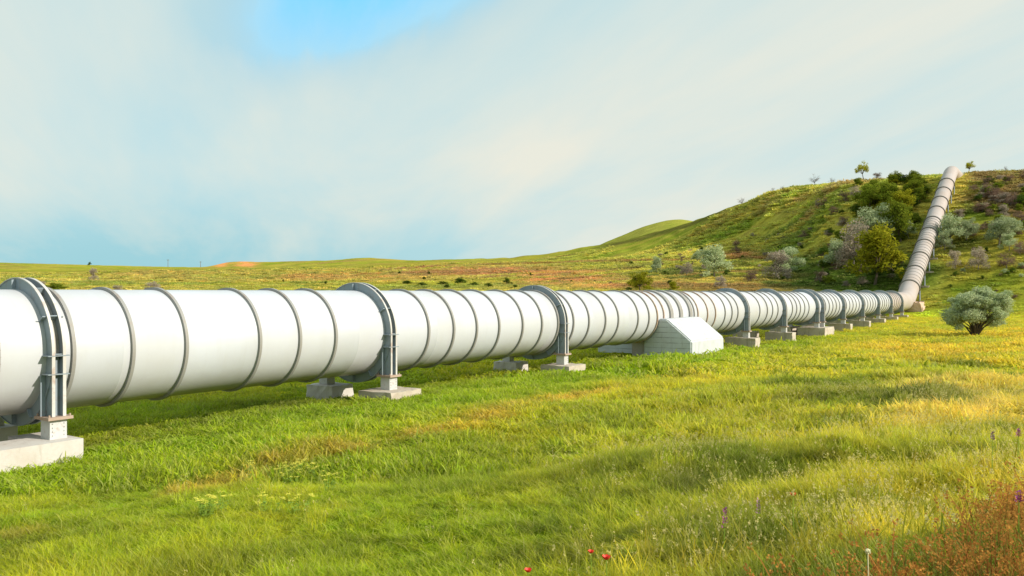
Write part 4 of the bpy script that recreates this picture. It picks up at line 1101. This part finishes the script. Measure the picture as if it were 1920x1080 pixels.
for (z0, z1, dens, srcs, sxy, sz, nm, lb) in (
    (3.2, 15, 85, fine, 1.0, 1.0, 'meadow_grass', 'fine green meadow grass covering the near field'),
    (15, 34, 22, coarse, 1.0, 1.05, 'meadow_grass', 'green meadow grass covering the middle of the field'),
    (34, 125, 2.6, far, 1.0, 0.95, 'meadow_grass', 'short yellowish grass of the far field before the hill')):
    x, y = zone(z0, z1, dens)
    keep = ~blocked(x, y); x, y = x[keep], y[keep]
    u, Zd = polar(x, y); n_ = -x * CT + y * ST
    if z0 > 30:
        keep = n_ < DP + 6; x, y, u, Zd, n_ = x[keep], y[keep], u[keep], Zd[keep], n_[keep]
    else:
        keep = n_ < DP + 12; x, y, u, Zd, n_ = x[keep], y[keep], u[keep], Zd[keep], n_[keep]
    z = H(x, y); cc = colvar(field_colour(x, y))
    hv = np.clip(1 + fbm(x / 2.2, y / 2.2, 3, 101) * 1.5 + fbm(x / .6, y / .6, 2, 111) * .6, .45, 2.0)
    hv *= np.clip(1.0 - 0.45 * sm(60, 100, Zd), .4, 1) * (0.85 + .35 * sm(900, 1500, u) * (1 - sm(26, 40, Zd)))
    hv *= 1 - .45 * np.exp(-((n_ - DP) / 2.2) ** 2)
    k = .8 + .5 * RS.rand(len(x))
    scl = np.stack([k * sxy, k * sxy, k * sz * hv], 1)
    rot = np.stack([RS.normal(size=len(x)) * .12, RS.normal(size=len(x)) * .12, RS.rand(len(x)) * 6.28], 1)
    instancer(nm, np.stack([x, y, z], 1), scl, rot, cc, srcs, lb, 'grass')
hillt = [tuft('hill_clump', 60, .34, 1.1, .16, 200 + k, lean=1.7) for k in range(3)]
xs_, ys_ = [], []
for z0, z1, dens, ua, ub in ((105, 320, .95, 900, 2420), (112, 400, .22, -460, 1150)):
    x, y = zone(z0, z1, dens, ua, ub); xs_.append(x); ys_.append(y)
x = np.concatenate(xs_); y = np.concatenate(ys_); n_ = -x * CT + y * ST; t_n = x * ST + y * CT
keep = ((np.abs(n_ - DP) > 2.3) | (t_n < 60)) & ((n_ > DP + 4) | (y > 122)) & (fbm(x / 14, y / 7, 3, 141) + RS.rand(len(x)) * .9 > .35)
x, y = x[keep], y[keep]; u, Zd = polar(x, y)
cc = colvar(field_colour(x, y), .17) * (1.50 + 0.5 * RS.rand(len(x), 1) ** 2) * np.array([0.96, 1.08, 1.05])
dk = RS.rand(len(x)) < .10; cc[dk] *= np.array([.55, .62, .6])
k = (.7 + .8 * RS.rand(len(x))) * np.clip(Zd / 190, .7, 1.5)
instancer('hill_grass', np.stack([x, y, H(x, y) - .03], 1), np.stack([k, k, k * (.45 + .5 * RS.rand(len(x)))], 1), np.stack([RS.normal(size=len(x)) * .1, RS.normal(size=len(x)) * .1, RS.rand(len(x)) * 6.28], 1), cc, hillt, 'tufty rough grass scattered over the hillside and far fields', 'grass')
# tall seeding grass, mostly on the right
x, y = zone(4.0, 24, 16)
u, Zd = polar(x, y); pr = (0.04 + .9 * sm(900, 1550, u)) * np.clip(.5 + fbm(x / 3, y / 3, 3, 121) * 2.2, 0, 1)
keep = (RS.rand(len(x)) < pr) & ~blocked(x, y) & ((-x * CT + y * ST) < 16); x, y = x[keep], y[keep]
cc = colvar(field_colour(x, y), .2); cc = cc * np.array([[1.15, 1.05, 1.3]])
k = .8 + .6 * RS.rand(len(x)); scl = np.stack([k, k, k * (1 + .3 * RS.rand(len(x)))], 1)
instancer('seed_grass', np.stack([x, y, H(x, y)], 1), scl, np.stack([RS.normal(size=len(x)) * .1, RS.normal(size=len(x)) * .1, RS.rand(len(x)) * 6.28], 1), cc, tall, 'taller seeding grass on the right of the near field', 'grass')
# rusty dock in the lower right corner
rusty = [tuft('dock', 20, .32, .13, .007, 180 + k, lean=.6, heads=18, m_='rust', headsz=.0095) for k in range(3)]
def rust_zone():
    x, y = zone(4.0, 9.5, 100, 1450, 2000)
    z = H(x, y); u, Zd = polar(x, y); row = V0 - (z + .3 - E) / Zd * F
    edge = 1085 - (u - 1540) * 0.42
    p = sm(-25, 45, row - edge) * np.clip(.85 + fbm(x / .8, y / .8, 3, 131) * 1.6, 0, 1)
    keep = RS.rand(len(x)) < p; return x[keep], y[keep]
x, y = rust_zone()
cc = np.tile(np.array([[0.30, 0.145, 0.032]]), (len(x), 1)); mixk = RS.rand(len(x)) < .18; cc[mixk] = (0.16, 0.2, 0.03)
cc = colvar(cc, .25); k = .75 + .5 * RS.rand(len(x))
instancer('rusty_dock', np.stack([x, y, H(x, y)], 1), np.stack([k, k, k], 1), np.stack([RS.normal(size=len(x)) * .12, RS.normal(size=len(x)) * .12, RS.rand(len(x)) * 6.28], 1), cc, rusty, 'rust coloured seeding weeds filling the lower right corner', 'weeds')

# ------------------------------------------------------------------ flowers
def plain(name, c, rough=.6, tr=0.0):
    m_, nt, b = mat(name); f = noise(nt, 30, 3, .5); cc = mix(nt, f, tuple(v * .75 for v in c), tuple(min(1, v * 1.2) for v in c))
    nt.links.new(cc, b.inputs['Base Color']); b.inputs['Roughness'].default_value = rough; return m_
M['poppy'] = plain('poppy red', (0.85, 0.045, 0.02)); M['orange'] = plain('poppy orange', (0.85, 0.16, 0.03)); M['stem'] = plain('flower stem', (0.22, 0.33, 0.03), 1.0); M['black'] = plain('flower heart', (0.02, 0.02, 0.015))
M['purple'] = plain('purple petals', (0.38, 0.05, 0.28)); M['mauve'] = plain('mauve petals', (0.36, 0.20, 0.24)); M['yellow'] = plain('yellow florets', (0.80, 0.72, 0.07)); M['cream'] = plain('cream seed head', (0.60, 0.55, 0.32))
def base_at(u, row, h):
    """foot of a plant of height h whose head is seen at (u,row)"""
    Zs = np.linspace(4, 60, 4000); xs = (u - U0) / F * Zs; g = H(xs, Zs) + h; s = E + (V0 - row) / F * Zs
    i = np.nonzero(g >= s)[0]; i = i[0] if len(i) else len(Zs) - 1
    return Vector((xs[i], Zs[i], float(g[i]) - h))
def poppy(u, row, size, m_, label):
    h = .50; p = base_at(u, row, h); r = empty('poppy', p); tag(r, label, 'flower', 'poppies in the near field')
    bm = bmesh.new(); add_tube(bm, (0.02, 0, 0), (.005, .01, h * .6), .004, .0035, 5); add_tube(bm, (.005, .01, h * .6), (0, 0, h), .0035, .003, 5); from_bm('stem', bm, M['stem'], r)
    bm = bmesh.new()
    for k in range(5):
        a0 = k * 2 * pi / 5 + u
        grid = []
        for i in range(5):
            f = i / 4; rr_ = size * f; zz_ = h + size * (.75 * f ** 1.6)
            row_ = []
            for j in range(5):
                a = a0 + (j / 4 - .5) * 1.7; row_.append(bm.verts.new((cos(a) * rr_ * (1 - .25 * f), sin(a) * rr_ * (1 - .25 * f), zz_ + .08 * size * sin(j * 2.3 + k) * f - (0.12 * size if j in (0, 4) else 0) * f)))
            grid.append(row_)
        for i in range(1, 4):
            for j in range(4): bm.faces.new((grid[i][j], grid[i][j + 1], grid[i + 1][j + 1], grid[i + 1][j]))
    o = from_bm('petals', bm, M[m_], r, smooth=True)
    bm = bmesh.new(); bmesh.ops.create_icosphere(bm, subdivisions=2, radius=size * .2, matrix=Matrix.Translation((0, 0, h + size * .2))); from_bm('flower_heart', bm, M['black'], r)
poppy(1137, 1050, .038, 'poppy', 'red poppy, rightmost of the three red ones at the bottom')
poppy(1108, 1038, .029, 'poppy', 'smaller red poppy just left of the rightmost red one')
poppy(990, 1074, .038, 'poppy', 'red poppy cut by the bottom edge, leftmost')
poppy(1487, 930, .034, 'orange', 'small orange poppy alone in the right of the field')
def spike(u, row, h, w_, m_, label, hh=.12):
    p = base_at(u, row, h); r = empty('flower_spike', p); tag(r, label, 'flower', 'purple flowers in the near field')
    bm = bmesh.new(); add_tube(bm, (0, 0, 0), (.01, 0, h), .005, .003, 5); from_bm('stem', bm, M['stem'], r)
    bm = bmesh.new(); rnd = random.Random(int(u))
    for k in range(46):
        z = h - hh * rnd.random() * 1.1 + .01; a = rnd.uniform(0, 6.28); q = w_ * (1.15 - .7 * (z - (h - hh)) / hh)
        c = Vector((.01 + cos(a) * q * .6, sin(a) * q * .6, z)); d = Vector((cos(a), sin(a), .6)) * .013; s = Vector((-sin(a), cos(a), 0)) * .008
        bm.faces.new([bm.verts.new(c - s), bm.verts.new(c + d - s * .3 + Vector((0, 0, .004))), bm.verts.new(c + d + s * .6), bm.verts.new(c + s)])
    me = bpy.data.meshes.new('flower_head'); bm.to_mesh(me); bm.free(); link_mesh('flower_head', me, M[m_], r)
spike(1357, 955, .45, .024, 'purple', 'magenta flower spike standing in the grass right of centre', .15)
spike(1420, 938, .42, .018, 'mauve', 'pale mauve flower spike right of the magenta one')
spike(1908, 806, .5, .03, 'purple', 'purple flower at the right edge, upper one', .08)
spike(1908, 925, .45, .022, 'purple', 'purple flower at the right edge, lower one', .06)
spike(1860, 812, .5, .024, 'mauve', 'mauve flower left of the upper purple one', .08)
def umbel(u, row, n, sp, label):
    h = .30; p = base_at(u, row, h); r = empty('yellow_flower_plant', p); tag(r, label, 'flowering plant', 'yellow flowering plants')
    rnd = random.Random(int(u * 3)); st = bmesh.new(); fb = bmesh.new()
    for k in range(n):
        a = rnd.uniform(0, 6.28); d = sp * sqrt(rnd.random()); e = Vector((cos(a) * d, sin(a) * d, h * rnd.uniform(.8, 1.12)))
        add_tube(st, (e.x * .4, e.y * .4, 0), e, .005, .003, 4)
        for q in range(16):
            c = e + Vector((rnd.gauss(0, .022), rnd.gauss(0, .022), rnd.gauss(0, .006))); s = .011
            fb.faces.new([fb.verts.new(c + Vector(o_) * s) for o_ in ((-1, -.4, rnd.uniform(-.4, .4)), (.2, -1, 0), (1, .3, rnd.uniform(-.4, .4)), (-.2, 1, 0))])
        for q in range(5):
            b_ = Vector((e.x * .6, e.y * .6, h * rnd.uniform(.2, .7))); d_ = Vector((rnd.gauss(0, 1), rnd.gauss(0, 1), rnd.uniform(0, .6))).normalized() * .06; s_ = Vector((-d_.y, d_.x, 0)) * .35
            st.faces.new([st.verts.new(b_), st.verts.new(b_ + d_ * .5 + s_), st.verts.new(b_ + d_), st.verts.new(b_ + d_ * .5 - s_)])
    me = bpy.data.meshes.new('stems'); st.to_mesh(me); st.free(); link_mesh('stems', me, M['stem'], r)
    me = bpy.data.meshes.new('flower_heads'); fb.to_mesh(me); fb.free(); link_mesh('flower_heads', me, M['yellow'], r)
for i, (u, row, n, sp) in enumerate([(530, 872, 12, .28), (562, 866, 14, .30), (590, 875, 10, .25), (545, 886, 8, .22), (385, 935, 16, .2), (412, 930, 6, .2), (470, 868, 6, .2), (615, 892, 7, .2), (560, 930, 8, .3), (500, 932, 7, .25)]):
    umbel(u, row, n, sp, 'yellow weed clump, %s' % ['left of the main cluster below the pipe', 'middle and densest of the main cluster', 'right of the main cluster', 'front of the main cluster', 'dense one apart in the lower left', 'sparse one just right of the dense lower left one', 'sparse one left of the main cluster', 'rightmost one behind the worn strip', 'sparse one low under the main cluster', 'sparse one between the dense low one and the main cluster'][i])
p = base_at(1627, 1035, .45); r = empty('seed_head', p); tag(r, 'tall stalk with a round cream seed head before the rusty weeds', 'seed head')
bm = bmesh.new(); add_tube(bm, (.01, 0, 0), (0, 0, .44), .0045, .0035, 5); from_bm('stem', bm, M['cream'], r)
bm = bmesh.new(); bmesh.ops.create_icosphere(bm, subdivisions=3, radius=.013, matrix=Matrix.Translation((0, 0, .45)))
rnd = random.Random(1)
for v in bm.verts: v.co += v.normal * rnd.uniform(-.002, .004)
from_bm('seed_ball', bm, M['cream'], r)
print('SUPT', [round(a, 1) for a in SUPT], 'anchor', tA0, tA1)

for o in S.objects:
    if 'label' in o and not (4 <= len(o['label'].split()) <= 16): print('LONG', len(o['label'].split()), o.name, o['label'])
